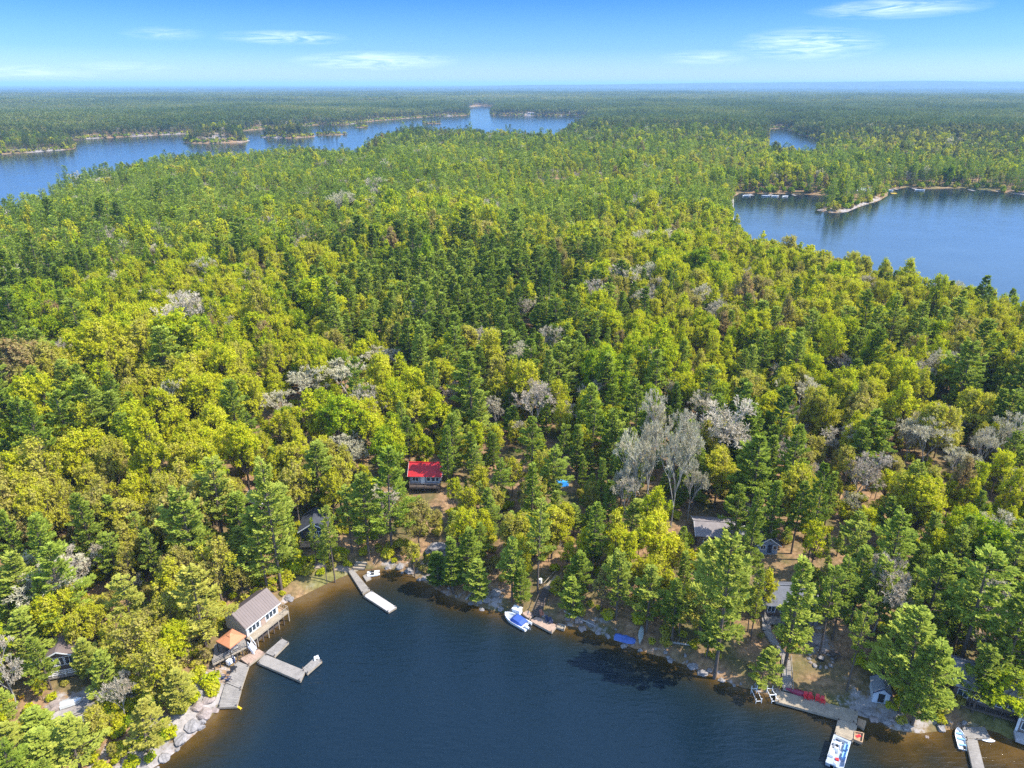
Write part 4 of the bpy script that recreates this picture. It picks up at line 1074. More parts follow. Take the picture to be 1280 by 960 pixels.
window(hs, 'front', 6.6, 4.6, -2.1, 2.55, 1.3, .9, 1); door(hs, 'front', 6.6, 4.6, -.5, 1.35, .85, 1.95, WHITE); window(hs, 'front', 6.6, 4.6, .75, 2.55, .75, .9, 0); window(hs, 'front', 6.6, 4.6, 1.75, 2.55, .75, .9, 0); window(hs, 'front', 6.6, 4.6, 2.65, 2.55, .6, .9, 0); window(hs, 'left', 6.6, 4.6, 0, 2.5, 1.2, .9, 1)
deck_on(hs, -3.3, 3.3, -3.5, -2.33, 1.22, WOODD, railmat=WOODD)
protect(510, 572, 562, 616, math.hypot(g_[0], g_[1])); protect(516, 614, 552, 632, math.hypot(g_[0], g_[1]) - 5); landmark('the red-roofed cottage', g_)
keepout(g_[0], g_[1] - 2, 4)
g_ = G(547, 690); boulder('large smooth pale boulder among the young pines above the bay', g_, 2.6, .5, 0, None, .1); keepout(g_[0], g_[1], 2.4); protect(534, 668, 556, 684, math.hypot(g_[0], g_[1])); landmark('the large pale boulder', g_)

# ================================================================== centre: boat dock and hill stairs
dock('boat_dock', 'small tan dock beside the white motorboat with blue cover', 'dock', [((662, 775.5), (690, 790.5), (697, 781.5), (671, 770.5))], .55, mat=PINKISH)
dock('side_platform', 'narrow grey platform at the right end of the tan boat dock', 'dock', [((695, 783.5), (705, 786.8), (707.5, 781), (698, 778.5))], .5, mat=WOOD2)
dock('boarding_platform', 'cedar boards between the white box and the tan boat dock', 'dock', [((652.5, 766.5), (661.5, 773.5), (668, 768), (659.5, 762.5))], .6, mat=PINKISH)
landmark('the tan boat dock', P(680, 780)); protect(632, 752, 710, 794, math.hypot(*P(668, 776)[:2]))
bow, st = P(631, 767, .5), P(660.5, 784, .4); L_ = math.hypot(bow[0] - st[0], bow[1] - st[1])
e = thing('motorboat', 'white motorboat with blue canvas cover moored at the tan dock', 'motorboat', ((bow[0] + st[0]) / 2, (bow[1] + st[1]) / 2, -.18), yaw(st, bow))
hull_mb(L_, 2.2, .85, True, rocker=.6).build('hull', WHITE, e)
m = MB(); m.loft([[(x, -w_, .83), (x, -w_ * .7, .83 + hz1), (x, 0, .9 + hz1), (x, w_ * .7, .83 + hz1), (x, w_, .83)] for x, w_, hz1 in ((-1.75, 1.0, .12), (-1.1, 1.06, .45), (.2, 1.08, .6), (.75, 1.0, .25))]); m.build('cover', BLUE, e)
m = MB(); m.box((1.3, 0, .62), (.9, .9, .1)); m.build('bow_seat', LGREY, e)
m = MB(); m.tube((-2.05, -.4, .6), (-2.05, .4, .6), .16); m.build('stern_seat', LGREY, e)
outboard(e, -L_ / 2 - .25, .45)
p = P(647, 767, .6); e = thing('dock_box', 'white storage box on the shore beside the blue-covered boat', 'box', (p[0] - .1, p[1] + .5, .3), R(-28))
m = MB(); m.box((0, 0, .5), (1.5, 1.1, 1.0), 0, .96); m.build('body', WHITE, e); m = MB(); m.box((0, 0, 1.06), (1.58, 1.18, .12)); m.build('lid', WHITE, e)
p = P(677, 769, .6); adirondack('orange wooden chair at the foot of the hill stairs', (p[0], p[1], .57), R(20), simple('orange_wood', (.5, .19, .10), .8, .2, 2), 'chairs on the tan boat dock')
for k, (px, py) in enumerate(((684, 776.5), (688.5, 778.5))):
    p = P(px, py, .6); adirondack(('dark chair on the tan boat dock, nearer the stairs', 'dark chair on the tan boat dock, farther from the stairs')[k], (p[0], p[1], .57), R(15), NAVY, 'chairs on the tan boat dock')
s0 = P(670, 770, .65); g1 = G(683, 739); g2 = G(698, 722)
stairs('staircase', 'lower flight of dark wooden stairs climbing from the tan boat dock', 'stairs', s0, (g1[0], g1[1], g1[2] + .5), 1.25, 14, WOODD)
stairs('staircase', 'upper flight of hill stairs with pale handrails above the tan boat dock', 'stairs', (g1[0], g1[1], g1[2] + .5), (g2[0], g2[1], g2[2] + .4), 1.1, 12, WOOD2)
landmark('the hill stairs', g1); protect(666, 722, 700, 772, math.hypot(g1[0], g1[1]) - 3)
g_ = G(675.5, 731); e = thing('water_tank', 'small white water tank on a post beside the hill stairs', 'tank', (g_[0], g_[1], g_[2])); m = MB(); m.tube((0, 0, .5), (0, 0, 1.3), .32, .30, 14); m.build('tank', WHITE, e, smooth=False); m = MB(); m.tube((0, 0, -.2), (0, 0, .5), .12); m.build('stand', WOODD, e); m = MB(); m.tube((0, 0, 1.3), (0, 0, 1.38), .2, .12, 12); m.build('cap', WHITE, e)
protect(671, 722, 680, 735, math.hypot(g_[0], g_[1]))
g_ = G(703, 606); e = thing('tarpaulin', 'small bright blue tarpaulin over a woodpile deep in the trees', 'tarpaulin', (g_[0], g_[1], g_[2]), R(10))
m = MB(); m.loft([[(x, -.8, 0), (x, -.5, .9 + dz_), (x, .5, 1.0 + dz_), (x, .8, 0)] for x, dz_ in ((-1.2, 0), (-.3, .1), (.5, -.02), (1.2, .05))]); m.build('sheet', simple('bright_blue_sheet', (.03, .28, .75), .6, .2, 1), e); m = MB()
for i in range(6): m.tube((-1.3, -.6 + i * .22, .1), (1.3, -.6 + i * .22, .1), .1)
m.build('firewood', WOODN, e); protect(698, 600, 709, 610, math.hypot(g_[0], g_[1]))
# tarp-covered boat and upturned canoe
g_ = P(782, 799, .4); e = thing('covered_boat', 'boat under a crumpled blue tarpaulin at the water edge', 'boat', (g_[0], g_[1], -.05), R(-22))
hull_mb(3.6, 1.5, .5).build('hull', ALU, e)
m = MB(); rr_ = random.Random(4)
m.loft([[(x, -w_, .42), (x + rr_.uniform(-.1, .1), -w_ * .6, .8 + rr_.uniform(-.12, .12)), (x, 0, .95 + rr_.uniform(-.15, .15)), (x, w_ * .6, .8 + rr_.uniform(-.12, .12)), (x, w_, .42)] for x, w_ in ((-1.8, .8), (-1.2, .85), (-.6, .85), (0, .86), (.6, .84), (1.2, .7), (1.6, .4))]); m.build('cover', TARP, e)
g_ = G(801, 795); e = thing('canoe', 'upturned pale green canoe on the bank beside the blue tarpaulin', 'canoe', (g_[0], g_[1], g_[2] + .62), R(75)); e.rotation_euler = (math.pi, 0, R(75))
hull_mb(4.4, .95, .42, True, pinch_stern=.1).build('hull', simple('pale_green_hull', (.42, .47, .44), .4, .1, 1), e); m = MB(); m.bar((-1.9, 0, -.02), (1.6, 0, -.02), .05, .04); m.build('keel', ALU, e)
keepout(g_[0], g_[1], 2); keepout(*P(782, 799)[:2], 2); protect(768, 780, 810, 810, math.hypot(g_[0], g_[1])); landmark('the blue tarpaulin boat', P(785, 798))

# ================================================================== east: cottages on the slope
g_ = G(896, 688); hs = house('cottage', 'low cottage with wide grey-brown roof partly hidden behind pines', 'cottage', (g_[0], g_[1] + 3.6, g_[2] + .2), R(-6), 6.8, 6.0, 2.3, 1.1, BROWNWALL, simple('grey_brown_shingles', (.22, .19, .185), .9, .25, 1.5), .4, chimney=True)
window(hs, 'front', 6.8, 6, -1.6, 1.6, 1.1, .9); window(hs, 'front', 6.8, 6, 1.5, 1.6, 1.1, .9); door(hs, 'front', 6.8, 6, 0, .45)
protect(877, 648, 912, 676, math.hypot(g_[0], g_[1])); landmark('the grey-brown roofed cottage', g_)
g_ = G(926, 674); e = thing('satellite_dish', 'white satellite dish on a mast between the hillside cottages', 'satellite dish', (g_[0], g_[1], g_[2]))
m = MB(); rings = []
for k in range(5): rr = .3 * k + .02; rings.append([(rr * math.cos(a), -1.0 - .16 * (1 - (k / 4) ** 2) * -1, 2.6 + rr * math.sin(a)) for a in np.linspace(0, 2 * math.pi, 16, endpoint=False)])
rings += [[(x * .97, y + .04, 2.6 + (z - 2.6) * .97) for x, y, z in r_] for r_ in rings[::-1]]
m.loft(rings, False); m.build('dish', WHITE, e, smooth=True); m = MB(); m.tube((0, -.75, -.3), (0, -.75, 2.6), .06); m.bar((0, -.75, 2.6), (0, -.9, 2.6), .1); m.build('mast', ALU, e)
m = MB(); m.tube((0, -1.0, 2.1), (0, -1.9, 2.6), .03); m.box((0, -1.9, 2.65), (.12, .15, .15)); m.build('arm', ALU, e)
protect(919, 654, 934, 672, math.hypot(g_[0], g_[1]))
g_ = G(960, 694); hs = house('cabin', 'small dark-roofed cabin with blue-grey front above the clearing', 'cabin', (g_[0], g_[1] + 2.0, g_[2] + .1), R(-4), 3.6, 3.6, 2.1, 1.3, simple('blue_grey_boards', (.26, .32, .42), .8, .15, 1), DARKROOF, .3, True)
window(hs, 'front', 3.6, 3.6, -.95, 1.5, .8, .8); door(hs, 'front', 3.6, 3.6, .3, .32, .8, 1.8, NAVYWALL); window(hs, 'front', 3.6, 3.6, 1.25, 1.5, .6, .8, 0)
protect(948, 668, 972, 700, math.hypot(g_[0], g_[1])); protect(934, 698, 976, 722, math.hypot(g_[0], g_[1]) - 4); landmark('the small blue-grey cabin', g_); keepout(g_[0] - 1, g_[1] - 4, 5)
g_ = G(990, 780); hs = house('cottage', 'long charcoal-roofed cottage behind the tall pine above the boardwalk', 'cottage', (g_[0], g_[1] + 4.0, g_[2] + .2), R(-3), 8.4, 5.6, 2.5, 1.6, BROWNWALL, simple('slate_grey_shingles', (.12, .125, .145), .85, .35, 1.4), .4, chimney=True)
for k in range(4): window(hs, 'front', 8.4, 5.6, -3.1 + 2.05 * k, 1.75, 1.1, 1.1)
deck_on(hs, -4.2, 4.2, -4.5, -2.83, .35, WOOD)
protect(952, 722, 972, 768, math.hypot(g_[0], g_[1])); protect(1000, 724, 1018, 764, math.hypot(g_[0], g_[1])); landmark('the charcoal-roofed cottage', g_)
# boardwalk and stairs down to the dock
b0, b1 = G(957, 764), G(958, 790); b2, b3 = G(972, 816), G(982, 826); d0 = P(984.5, 864, .75)
stairs('boardwalk', 'grey boardwalk descending from the charcoal-roofed cottage', 'boardwalk', (b0[0], b0[1], b0[2] + .3), (b1[0], b1[1], b1[2] + .3), 1.2, 18, WOOD, False)
stairs('boardwalk', 'middle stretch of boardwalk turning down towards the long dock', 'boardwalk', (b1[0], b1[1], b1[2] + .28), (b3[0], b3[1], b3[2] + .3), 1.1, 22, WOOD, False)
stairs('staircase', 'straight grey stairs with a dark rail ending on the dock with red chairs', 'stairs', (b3[0], b3[1], b3[2] + .3), d0, 1.2, 18, WOOD, True)
protect(951, 764, 964, 792, 200); protect(975, 822, 988, 864, math.hypot(*d0[:2]) + 4)
landmark('the boardwalk stairs', b3)
# fire ring
fc = G(1026, 824)
for k in range(13):
    a = k / 13 * 2 * math.pi; x, y = fc[0] + 1.75 * math.cos(a), fc[1] + 1.55 * math.sin(a)
    boulder('pale stone in the ring round the fire pit above the long dock', (x, y, h1(x, y)), random.uniform(.34, .52), a, k % 5, 'stones of the fire ring')
e = thing('fire_pit', 'round black fire pit inside the ring of pale stones', 'fire pit', (fc[0], fc[1], fc[2])); m = MB(); m.tube((0, 0, -.2), (0, 0, .35), .5, .55, 16); m.build('bowl', BLACK, e); m = MB(); m.tube((0, 0, .35), (0, 0, .36), .45, .45, 14); m.build('ashes', STONEM, e)
p = G(1037, 822); e = thing('picnic_table', 'dark picnic table beside the ring of pale stones', 'table', (p[0] + .8, p[1] + .2, p[2]), R(20)); m = MB()
for i in range(4): m.box((0, -.3 + .2 * i, .74), (1.6, .18, .04))
m.build('tabletop', WOODD, e)
for s in (-1, 1):
    m = MB(); m.box((0, s * .7, .44), (1.6, .25, .04)); m.build('bench', WOODD, e); m = MB(); m.bar((s * .6, -.7, 0), (s * .6, -.2, .72), .07); m.bar((s * .6, .7, 0), (s * .6, .2, .72), .07); m.bar((s * .6, -.75, .40), (s * .6, .75, .40), .07); m.build('leg', WOODD, e)
p = G(1022, 800); boulder('flat pale rock slab on the slope above the fire ring', p, 1.9, .2, 2, None, .45); keepout(p[0], p[1], 2.6)
keepout(fc[0], fc[1], 3.2); protect(1008, 792, 1042, 834, math.hypot(*fc[:2])); landmark('the stone fire ring', fc)
keepout(*G(1030, 850)[:2], 3.5); keepout(*G(1010, 850)[:2], 2.8); keepout(*G(1050, 870)[:2], 3); protect(990, 832, 1075, 884, math.hypot(*G(1030, 870)[:2]))

# ================================================================== east shore: long dock
dock('long_dock', 'long tan shore dock with red chairs and maroon canoe', 'dock', [((970, 862), (1073, 889), (1071, 904.5), (969, 876.5)), ((1047.6, 898.8), (1043, 917.5), (1066, 927), (1072, 905.5))], .6, 'tan wooden docks', mat=WOOD2, bd=.15)
landmark('the dock with red chairs', P(1010, 880)); protect(965, 858, 1084, 960, math.hypot(*P(1020, 878)[:2]))
dock('corner_platform', 'small square tan platform beside the long dock, nearer the bank', 'dock', [((1073, 897.5), (1083, 901), (1080, 911), (1071.5, 905.5))], .5, 'tan wooden docks', mat=WOODN, legs=False)
e = dock('sand_box_float', 'small tan float with raised rim and red mat beside the pontoon boat', 'float', [((1068.5, 915), (1079.5, 917), (1077.5, 928.5), (1067.5, 924.5))], .45, 'tan wooden docks', mat=WOODN, legs=False)
q = [P(*k, .6) for k in ((1068.5, 915), (1079.5, 917), (1077.5, 928.5), (1067.5, 924.5))]; m = MB()
for i in range(4): m.bar(q[i], q[(i + 1) % 4], .12, .3)
part(m, 'rim', WOODN, e); m = MB(); m.box((*P(1073, 920, .5)[:2], .5), (.7, .4, .04), .3); part(m, 'mat', REDP, e)
a, b = P(987, 862, 1.1), P(1010.5, 868, 1.1)
e = thing('canoe', 'maroon canoe lying upside down along the back of the long dock', 'canoe', ((a[0] + b[0]) / 2, (a[1] + b[1]) / 2 + .2, 1.15), yaw(a, b)); e.rotation_euler = (math.pi, 0, yaw(a, b))
hull_mb(max(3.6, math.hypot(a[0] - b[0], a[1] - b[1])), 1.0, .48, True, pinch_stern=.08).build('hull', MAROON, e); m = MB(); m.bar((-1.3, 0, -.02), (1.1, 0, -.02), .04, .04); m.build('keel', MAROON, e)
for k, (px, py) in enumerate(((1007, 873), (1013, 873.8), (1021.5, 876), (1028, 878.5))):
    p = P(px, py, .6); adirondack(f"bright red garden chair on the long dock, {('nearest to', 'second from', 'third from', 'farthest from')[k]} the maroon canoe", (p[0], p[1], .62), R(-12 + (k % 2) * 8 - k * 4), REDP, 'red chairs on the long dock')
# pontoon boat
a, b = P(1053.5, 921, .7), P(1043, 957, .7); L_ = math.hypot(a[0] - b[0], a[1] - b[1]); B_ = 2.25
e = thing('pontoon_boat', 'white and blue pontoon boat moored off the end of the long dock', 'pontoon boat', ((a[0] + b[0]) / 2, (a[1] + b[1]) / 2, 0), yaw(b, a))
for s in (-1, 1):
    m = MB(); m.tube((-L_ / 2 + .1, s * .8, .12), (L_ / 2 - .5, s * .8, .12), .3, .3, 12); m.tube((L_ / 2 - .5, s * .8, .12), (L_ / 2 + .05, s * .8, .24), .3, .05, 12); m.build('pontoon', ALU, e, smooth=False)
m = MB(); m.box((0, 0, .5), (L_ - .1, B_, .12)); m.build('deck', LGREY, e)
for s in (-1, 1):
    m = MB(); m.box((-.15, s * (B_ / 2 - .05), .92), (L_ - 1.5, .05, .6)); f_ = m.build('side_panel', WHITE, e); m = MB(); m.tube((-L_ / 2 + .6, s * (B_ / 2 - .05), 1.26), (L_ / 2 - .9, s * (B_ / 2 - .05), 1.26), .035); m.build('rail', ALU, f_)
m = MB(); m.box((L_ / 2 - .95, 0, .9), (.05, B_ - .7, .55)); m.build('bow_gate', ALU, e)
m = MB(); m.box((.75, .35, .98), (.8, .95, .8), 0, .8); cs_ = m.build('console', WHITE, e); m = MB(); m.tube((.3, .35, 1.15), (.24, .35, 1.2), .18, .18, 14); m.build('steering_wheel', BLACK, cs_); m = MB(); m.slab((1.1, 0, 1.3), (1.1, .7, 1.3), (.95, .7, 1.65), (.95, 0, 1.65), .03); m.build('windscreen', GLASS, cs_)
for nm, c_, s_, mt in (('bench_seat', (.95, -.75, .78), (1.2, .6, .42), LBLUE), ('bench_seat', (-.9, .72, .78), (1.3, .6, .42), WHITE), ('bench_seat', (-.55, -.78, .78), (1.1, .55, .42), LBLUE), ('helm_seat', (-.15, .3, .85), (.55, .55, .5), WHITE)):
    m = MB(); m.box(c_, s_, 0, .95); sx_ = m.build(nm, mt, e); m = MB(); m.box((c_[0] - (s_[0] / 2 - .06 if nm == 'helm_seat' else 0), c_[1] + (0 if nm == 'helm_seat' else (.22 if c_[1] > 0 else -.22)), c_[2] + .36), (.12 if nm == 'helm_seat' else s_[0], .5 if nm == 'helm_seat' else .12, .42)); m.build('backrest', mt, sx_)
m = MB(); m.box((-1.5, -.1, .66), (.4, .4, .2), .4); m.build('life_jacket', REDP, e)
outboard(e, -L_ / 2 + .05, .35, WHITE, 1.1)
# pipe stands in the water
for k, px in enumerate((945.5, 965)):
    p = P(px, 871, .3); e = thing('boat_lift', ('white pipe boat-lift frame standing in the water, farther from the long dock', 'white pipe boat-lift frame standing in the water at the end of the long dock')[k], 'boat lift', (p[0], p[1], 0), R(4))
    for s in (-1, 1):
        m = MB(); m.tube((s * .42, -.9, -1.2), (s * .42, -.9, .9), .05); m.tube((s * .42, 1.0, -1.0), (s * .42, 1.0, 1.5), .05); m.tube((s * .42, -.9, .55), (s * .42, 1.0, .75), .045); m.build('side_frame', WHITE, e)
    m = MB(); m.tube((-.42, -.9, .4), (.42, -.9, .4), .045); m.tube((-.42, 1.0, .9), (.42, 1.0, .9), .045); m.build('cross_bar', WHITE, e)
    if k: m = MB(); m.tube((-.42, 0, .7), (.42, 0, .7), .09); m.tube((.4, 0, .7), (.55, 0, .7), .22, .22, 12); m.build('winch', ALU, e)
# shed
a, b = G(1091.5, 877), G(1108, 882); g_ = lerp(a, b, .5)
hs = house('shed', 'small pale blue-grey shed with dark door behind the long dock', 'shed', (g_[0] + .4, g_[1] + 1.3, g_[2] + .05), R(-16), 2.2, 2.6, 1.9, .8, simple('pale_blue_boards', (.52, .57, .63), .75, .12, 1.2), simple('blue_grey_shingles', (.22, .23, .25), .9, .25, 1.6), .15, True, over=.22, trim=NAVY, keep_r=2.4)
door(hs, 'front', 2.2, 2.6, 0, .16, .85, 1.6, BLACK); window(hs, 'right', 2.2, 2.6, 0, 1.3, .6, .5, 0)
for k in range(2): m = MB(); m.box((0, -1.62 - k * .35, .02 - k * .14), (.9, .34, .14)); m.build('step', WOOD2, hs)
protect(1086, 842, 1116, 886, math.hypot(g_[0], g_[1])); landmark('the small pale shed', g_)
# far right house
a, b = P(1197, 850, 5.4), P(1276, 872, 5.4); rz3 = yaw(a, b); L_ = math.hypot(a[0] - b[0], a[1] - b[1]) + 1.5
c = lerp(a, b, .55); zg = max(1.4, h1(c[0], c[1])); nx_, ny_ = -math.sin(rz3), math.cos(rz3)
cc = (c[0] + nx_ * 2.9, c[1] + ny_ * 2.9, zg)
hs = house('cottage', 'long lakeside cottage with light grey shingle roof and covered porch', 'cottage', cc, rz3, L_ - .8, 5.0, 5.25 - zg - .3, 1.5, BROWNWALL, GREYROOF, .3, over=.55, chimney=True)
for k in range(4): window(hs, 'front', L_ - .8, 5.0, -L_ / 2 + 1.6 + k * 2.1, 1.6, 1.3, 1.2)
deck_on(hs, -L_ / 2 + .4, L_ / 2 - .6, -3.5, -2.53, .3, WOODD, rail=False)
for k in range(5): m = MB(); m.bar((-L_ / 2 + .6 + k * (L_ - 1.4) / 4, -3.3, .3), (-L_ / 2 + .6 + k * (L_ - 1.4) / 4, -3.3, 5.2 - zg - .35), .12); m.build('porch_post', WOODD, hs)
m = MB(); m.slab((-L_ / 2 + .2, -2.6, 5.3 - zg - .12), (L_ / 2 - .4, -2.6, 5.3 - zg - .12), (L_ / 2 - .4, -3.6, 5.3 - zg - .45), (-L_ / 2 + .2, -3.6, 5.3 - zg - .45), .08); m.build('porch_roof', GREYROOF, hs)
protect(1193, 832, 1222, 862, math.hypot(*c[:2])); protect(1250, 842, 1280, 862, math.hypot(*c[:2])); landmark('the long grey-roofed cottage', c)
a, b = G(1269, 913), P(1310, 926, 1.2); zg = a[2]; rz4 = yaw(a, b)
hs = house('cottage', 'two-storey brown house with white corner post by the small lawn', 'house', (a[0] + 2.6 * math.cos(rz4) - 2.6 * math.sin(rz4), a[1] + 2.6 * math.sin(rz4) + 2.6 * math.cos(rz4), zg), rz4, 5.2, 5.2, 4.3, 1.5, simple('warm_brown_siding', (.24, .18, .145), .85, .2, 1), GREYROOF, .1, True)
for z_w in (1.3, 3.3):
    window(hs, 'front', 5.2, 5.2, -1.3, z_w, 1.6, 1.1, 1); window(hs, 'front', 5.2, 5.2, 1.3, z_w, 1.6, 1.1, 1)
window(hs, 'left', 5.2, 5.2, .5, 3.2, 1.5, 1.0)
for s in (-1, 1): m = MB(); m.box((s * 2.55, -2.62, 1.6), (.3, .3, 3.4)); m.build('corner_post', WHITE, hs)
m = MB(); m.box((0, -2.72, 2.35), (4.7, .14, .12)); m.build('band', WHITE, hs)
protect(1240, 858, 1280, 926, math.hypot(a[0], a[1])); landmark('the two-storey brown house', a); keepout(*G(1252, 903)[:2], 4.2); keepout(*G(1240, 912)[:2], 3)
dock('narrow_dock', 'narrow grey dock with white rowboat pointing into the brown shallows', 'dock', [((1207.5, 924), (1217.5, 968), (1232.5, 968), (1221, 922.5)), ((1203, 908.5), (1207, 923), (1238, 922), (1231, 908.5))], .5, 'grey wooden docks')
dock('concrete_ramp', 'pale grey landing slab below the two-storey brown house', 'landing', [((1267, 913), (1270, 924.5), (1300, 935), (1300, 922))], .75, mat=simple('concrete', (.42, .41, .41), .9, .15, 1.5), legs=False, skirt=simple('concrete', (.42, .41, .41), .9, .15, 1.5))
a, b = P(1197.5, 909.5, .4), P(1204.5, 935, .4); rowboat('white rowboat with blue-grey seats beside the narrow dock', lerp(a, b, .5), yaw(b, a), math.hypot(a[0] - b[0], a[1] - b[1]), 1.35, .55, LBLUE, motor=True, group='rowboats')
a, b = P(1224, 921, .3), P(1241, 925, .3); e = thing('paddle_board', 'white paddle board floating beside the narrow dock platform', 'paddle board', (*lerp(a, b, .5)[:2], .03), yaw(a, b)); hull_mb(math.hypot(a[0] - b[0], a[1] - b[1]) + .6, .85, .14, False, rocker=.1, pinch_stern=.4).build('board', WHITE, e); m = MB(); m.box((-.1, 0, .235), (.9, .5, .03)); m.build('pad', LGREY, e)
protect(1190, 900, 1280, 960, 88); landmark('the narrow grey dock', P(1215, 930))

# ================================================================== far shores
def far_house(name, label, px, py, L, D, wall, roof, rot, wh=2.6, rh=1.8, prot=True, n=3):
    g_ = G(px, py); hs = house(name, label, 'cottage', g_, rot, L, D, wh, rh, wall, roof, .3, keep_r=L * .8)
    for k in range(n): window(hs, 'front', L, D, -L / 2 + L * (k + .5) / n, 1.6, L / n * .5, 1.2)
    f_ = FOC / math.hypot(*g_[:2]); 
    if prot: protect(px - L * f_ * .5, py - (wh + rh) * f_ - 1, px + L * f_ * .5, py + 1, math.hypot(*g_[:2]))
    landmark({'x': ''}.get(name, label_short[name + str(px)]), g_)
    return hs
label_short = {'cottage1077': 'the pale-roofed far cottage', 'cottage1190': 'the dark-roofed far cottage', 'cottage527': 'the northern peninsula cottage', 'cottage1010': 'the pond cottage', 'cottage1069': 'the far eastern cottage', 'cottage664': 'the far narrows cottage'}
PALEROOF = simple('pale_metal_roof', (.62, .62, .62), .5, .08, .5)
far_house('cottage', 'cottage with long pale roof among trees on the eastern point', 1077, 242, 11, 6, TANWALL, PALEROOF, 0)
far_house('cottage', 'dark-roofed cottage above a bright lawn across the eastern lake', 1190, 226, 11, 7, BROWNWALL, DARKROOF, R(5))
far_house('cottage', 'pale cottage in a clearing on the northern peninsula', 527, 184, 12, 7, WHITE, PALEROOF, R(10))
far_house('cottage', 'reddish cottage on the bank of the small far pond', 1010, 166, 14, 8, simple('red_brown_siding', (.30, .11, .08), .8, .2, 1), BROWNROOF, R(-10))
far_house('cottage', 'brown cottage among dark trees in the far eastern woods', 1069, 178, 14, 8, BROWNWALL, GREYROOF, R(0))
far_house('cottage', 'grey cottage on the shore at the far narrows of the northern lake', 664, 142.5, 18, 9, GREYWALL, GREYROOF, R(0))
FD = 'docks along the eastern lake'
def far_dock(px, py, L, w_, label, rot=-90):
    p = P(px, py, .5); e = thing('dock', label, 'dock', (p[0], p[1], 0), R(rot), FD)
    m = MB(); n_ = int(L / .3)
    for i in range(n_): m.box(((i + .5) * L / n_ - L * .3, 0, .5), (L / n_ * .9, w_, .08))
    m.build('deck', WOOD, e)
    for x in (-.25, .65):
        for s in (-1, 1): m = MB(); m.tube((x * L, s * w_ * .42, -2), (x * L, s * w_ * .42, .46), .09); m.build('post', WOODD, e)
    return p
for px, py, L, w_, lb in ((938, 243, 9, 2.4, 'grey dock at the western end of the eastern lake cove'), (963, 243.5, 9, 3, 'grey dock between two boats in the eastern lake cove'), (992, 243.5, 7, 2, 'grey dock nearest the point in the eastern lake cove'), (1118, 236, 8, 2.4, 'small dock just beyond the eastern point'), (1143, 236, 10, 2.6, 'pale dock left of the lawn across the eastern lake'), (1213, 237.5, 9, 2.4, 'dock below the bright lawn across the eastern lake')):
    far_dock(px, py, L, w_, lb); protect(px - 7, py - 6, px + 7, py + 5, math.hypot(*P(px, py)[:2]) - 4)
for px, py, L, rt, lb in ((934, 244.5, 7, 10, 'white boat at the western end of the eastern lake cove'), (957, 245, 6.5, 170, 'white boat beside the middle dock of the eastern lake cove'), (969, 245.2, 6, 5, 'white boat right of the middle dock of the eastern lake cove'), (982, 245.5, 5, 20, 'small white boat adrift in the eastern lake cove'), (1112, 238, 6.5, 0, 'white boat beside the small dock beyond the eastern point'), (1150, 237.6, 8, -10, 'white boat at the pale dock left of the lawn')):
    p = P(px, py, .3); rowboat(lb, p, R(rt), L, 2.3, .9, LGREY, group='boats on the eastern lake', name='motorboat', cat='motorboat', motor=True)
p = P(1117, 242, .2); e = thing('swim_raft', 'yellow swim raft floating off the eastern point', 'raft', (p[0], p[1], 0)); m = MB(); m.box((0, 0, .35), (4.5, 3, .4)); m.build('deck', YELLOW, e); m = MB(); m.box((0, 0, .05), (4, 2.6, .2)); m.build('float', BLACK, e)

# ---- boulders: along the near shore, on the western rock, on the far rocky banks
rb = random.Random(9); nb = 0
def shore_pts():
    pts_ = [P(*q) for q in NEAR_SHORE]
    for a, b in zip(pts_[:-1], pts_[1:]):
        L_ = math.hypot(b[0] - a[0], b[1] - a[1]); k = max(1, int(L_ / 1.15))
        for i in range(k): yield lerp(a, b, (i + rb.random()) / k)
SPOTS = {'the western rock shore': [], 'the head of the bay': [], 'the central shore': [], 'the eastern shore': []}
for q in shore_pts():
    px, py, _ = proj(q[0], q[1], 0); px = float(px)
    if px < -5 or px > 1290: continue
    if 425 < px < 480 or 366 < px < 430 or 662 < px < 700 or 972 < px < 1070 or 1200 < px < 1262 or 300 < px < 350: continue
    if rb.random() < .22: continue
    x, y = q[0] + rb.gauss(0, .55), q[1] + rb.gauss(.25, .6)
    s = abs(rb.gauss(0, .34)) + .26
    if px < 300: s *= 1.15
    w_ = 'the western rock shore' if px < 310 else 'the head of the bay' if px < 640 else 'the central shore' if px < 880 else 'the eastern shore'
    sz_ = 'large' if s > .75 else 'small' if s < .42 else 'mid-sized'
    boulder(f"{sz_} grey boulder at the waterline of {w_}", (x, y, max(-.05, h1(x, y))), s, rb.uniform(0, 6.28), rb.randrange(5), f'boulders at the waterline of {w_}'); nb += 1
for px, py, s, k in ((866, 833, .9, 1), (838, 826, .6, 0), (255, 893, 1.5, 2), (240, 908, 1.3, 0), (246, 884, 1.2, 2), (262, 874, 1.3, 2), (226, 925, 1.2, 3), (180, 872, 1.3, 2), (195, 880, .9, 0), (205, 948, 1.0, 0), (68, 884, 1.5, 2), (104, 905, 1.3, 3), (160, 950, 1.1, 2), (608, 750, 1.0, 0), (620, 742, 1.2, 3), (500, 708, .9, 1), (512, 714, 1.1, 0), (724, 776, 1.1, 2), (738, 780, .9, 3), (1092, 900, .9, 2), (1108, 902, .8, 0)):
    g_ = G(px, py); lm = min(LANDMARKS, key=lambda l: (l[1] - g_[0]) ** 2 + (l[2] - g_[1]) ** 2)[0]
    boulder(f"{'broad' if s > 1.05 else 'rounded'} {'flat ' if k == 2 else ''}outcrop of pale granite near {lm}", g_, s, px * .7, k, 'granite outcrops', .38); keepout(g_[0], g_[1], s * .9)
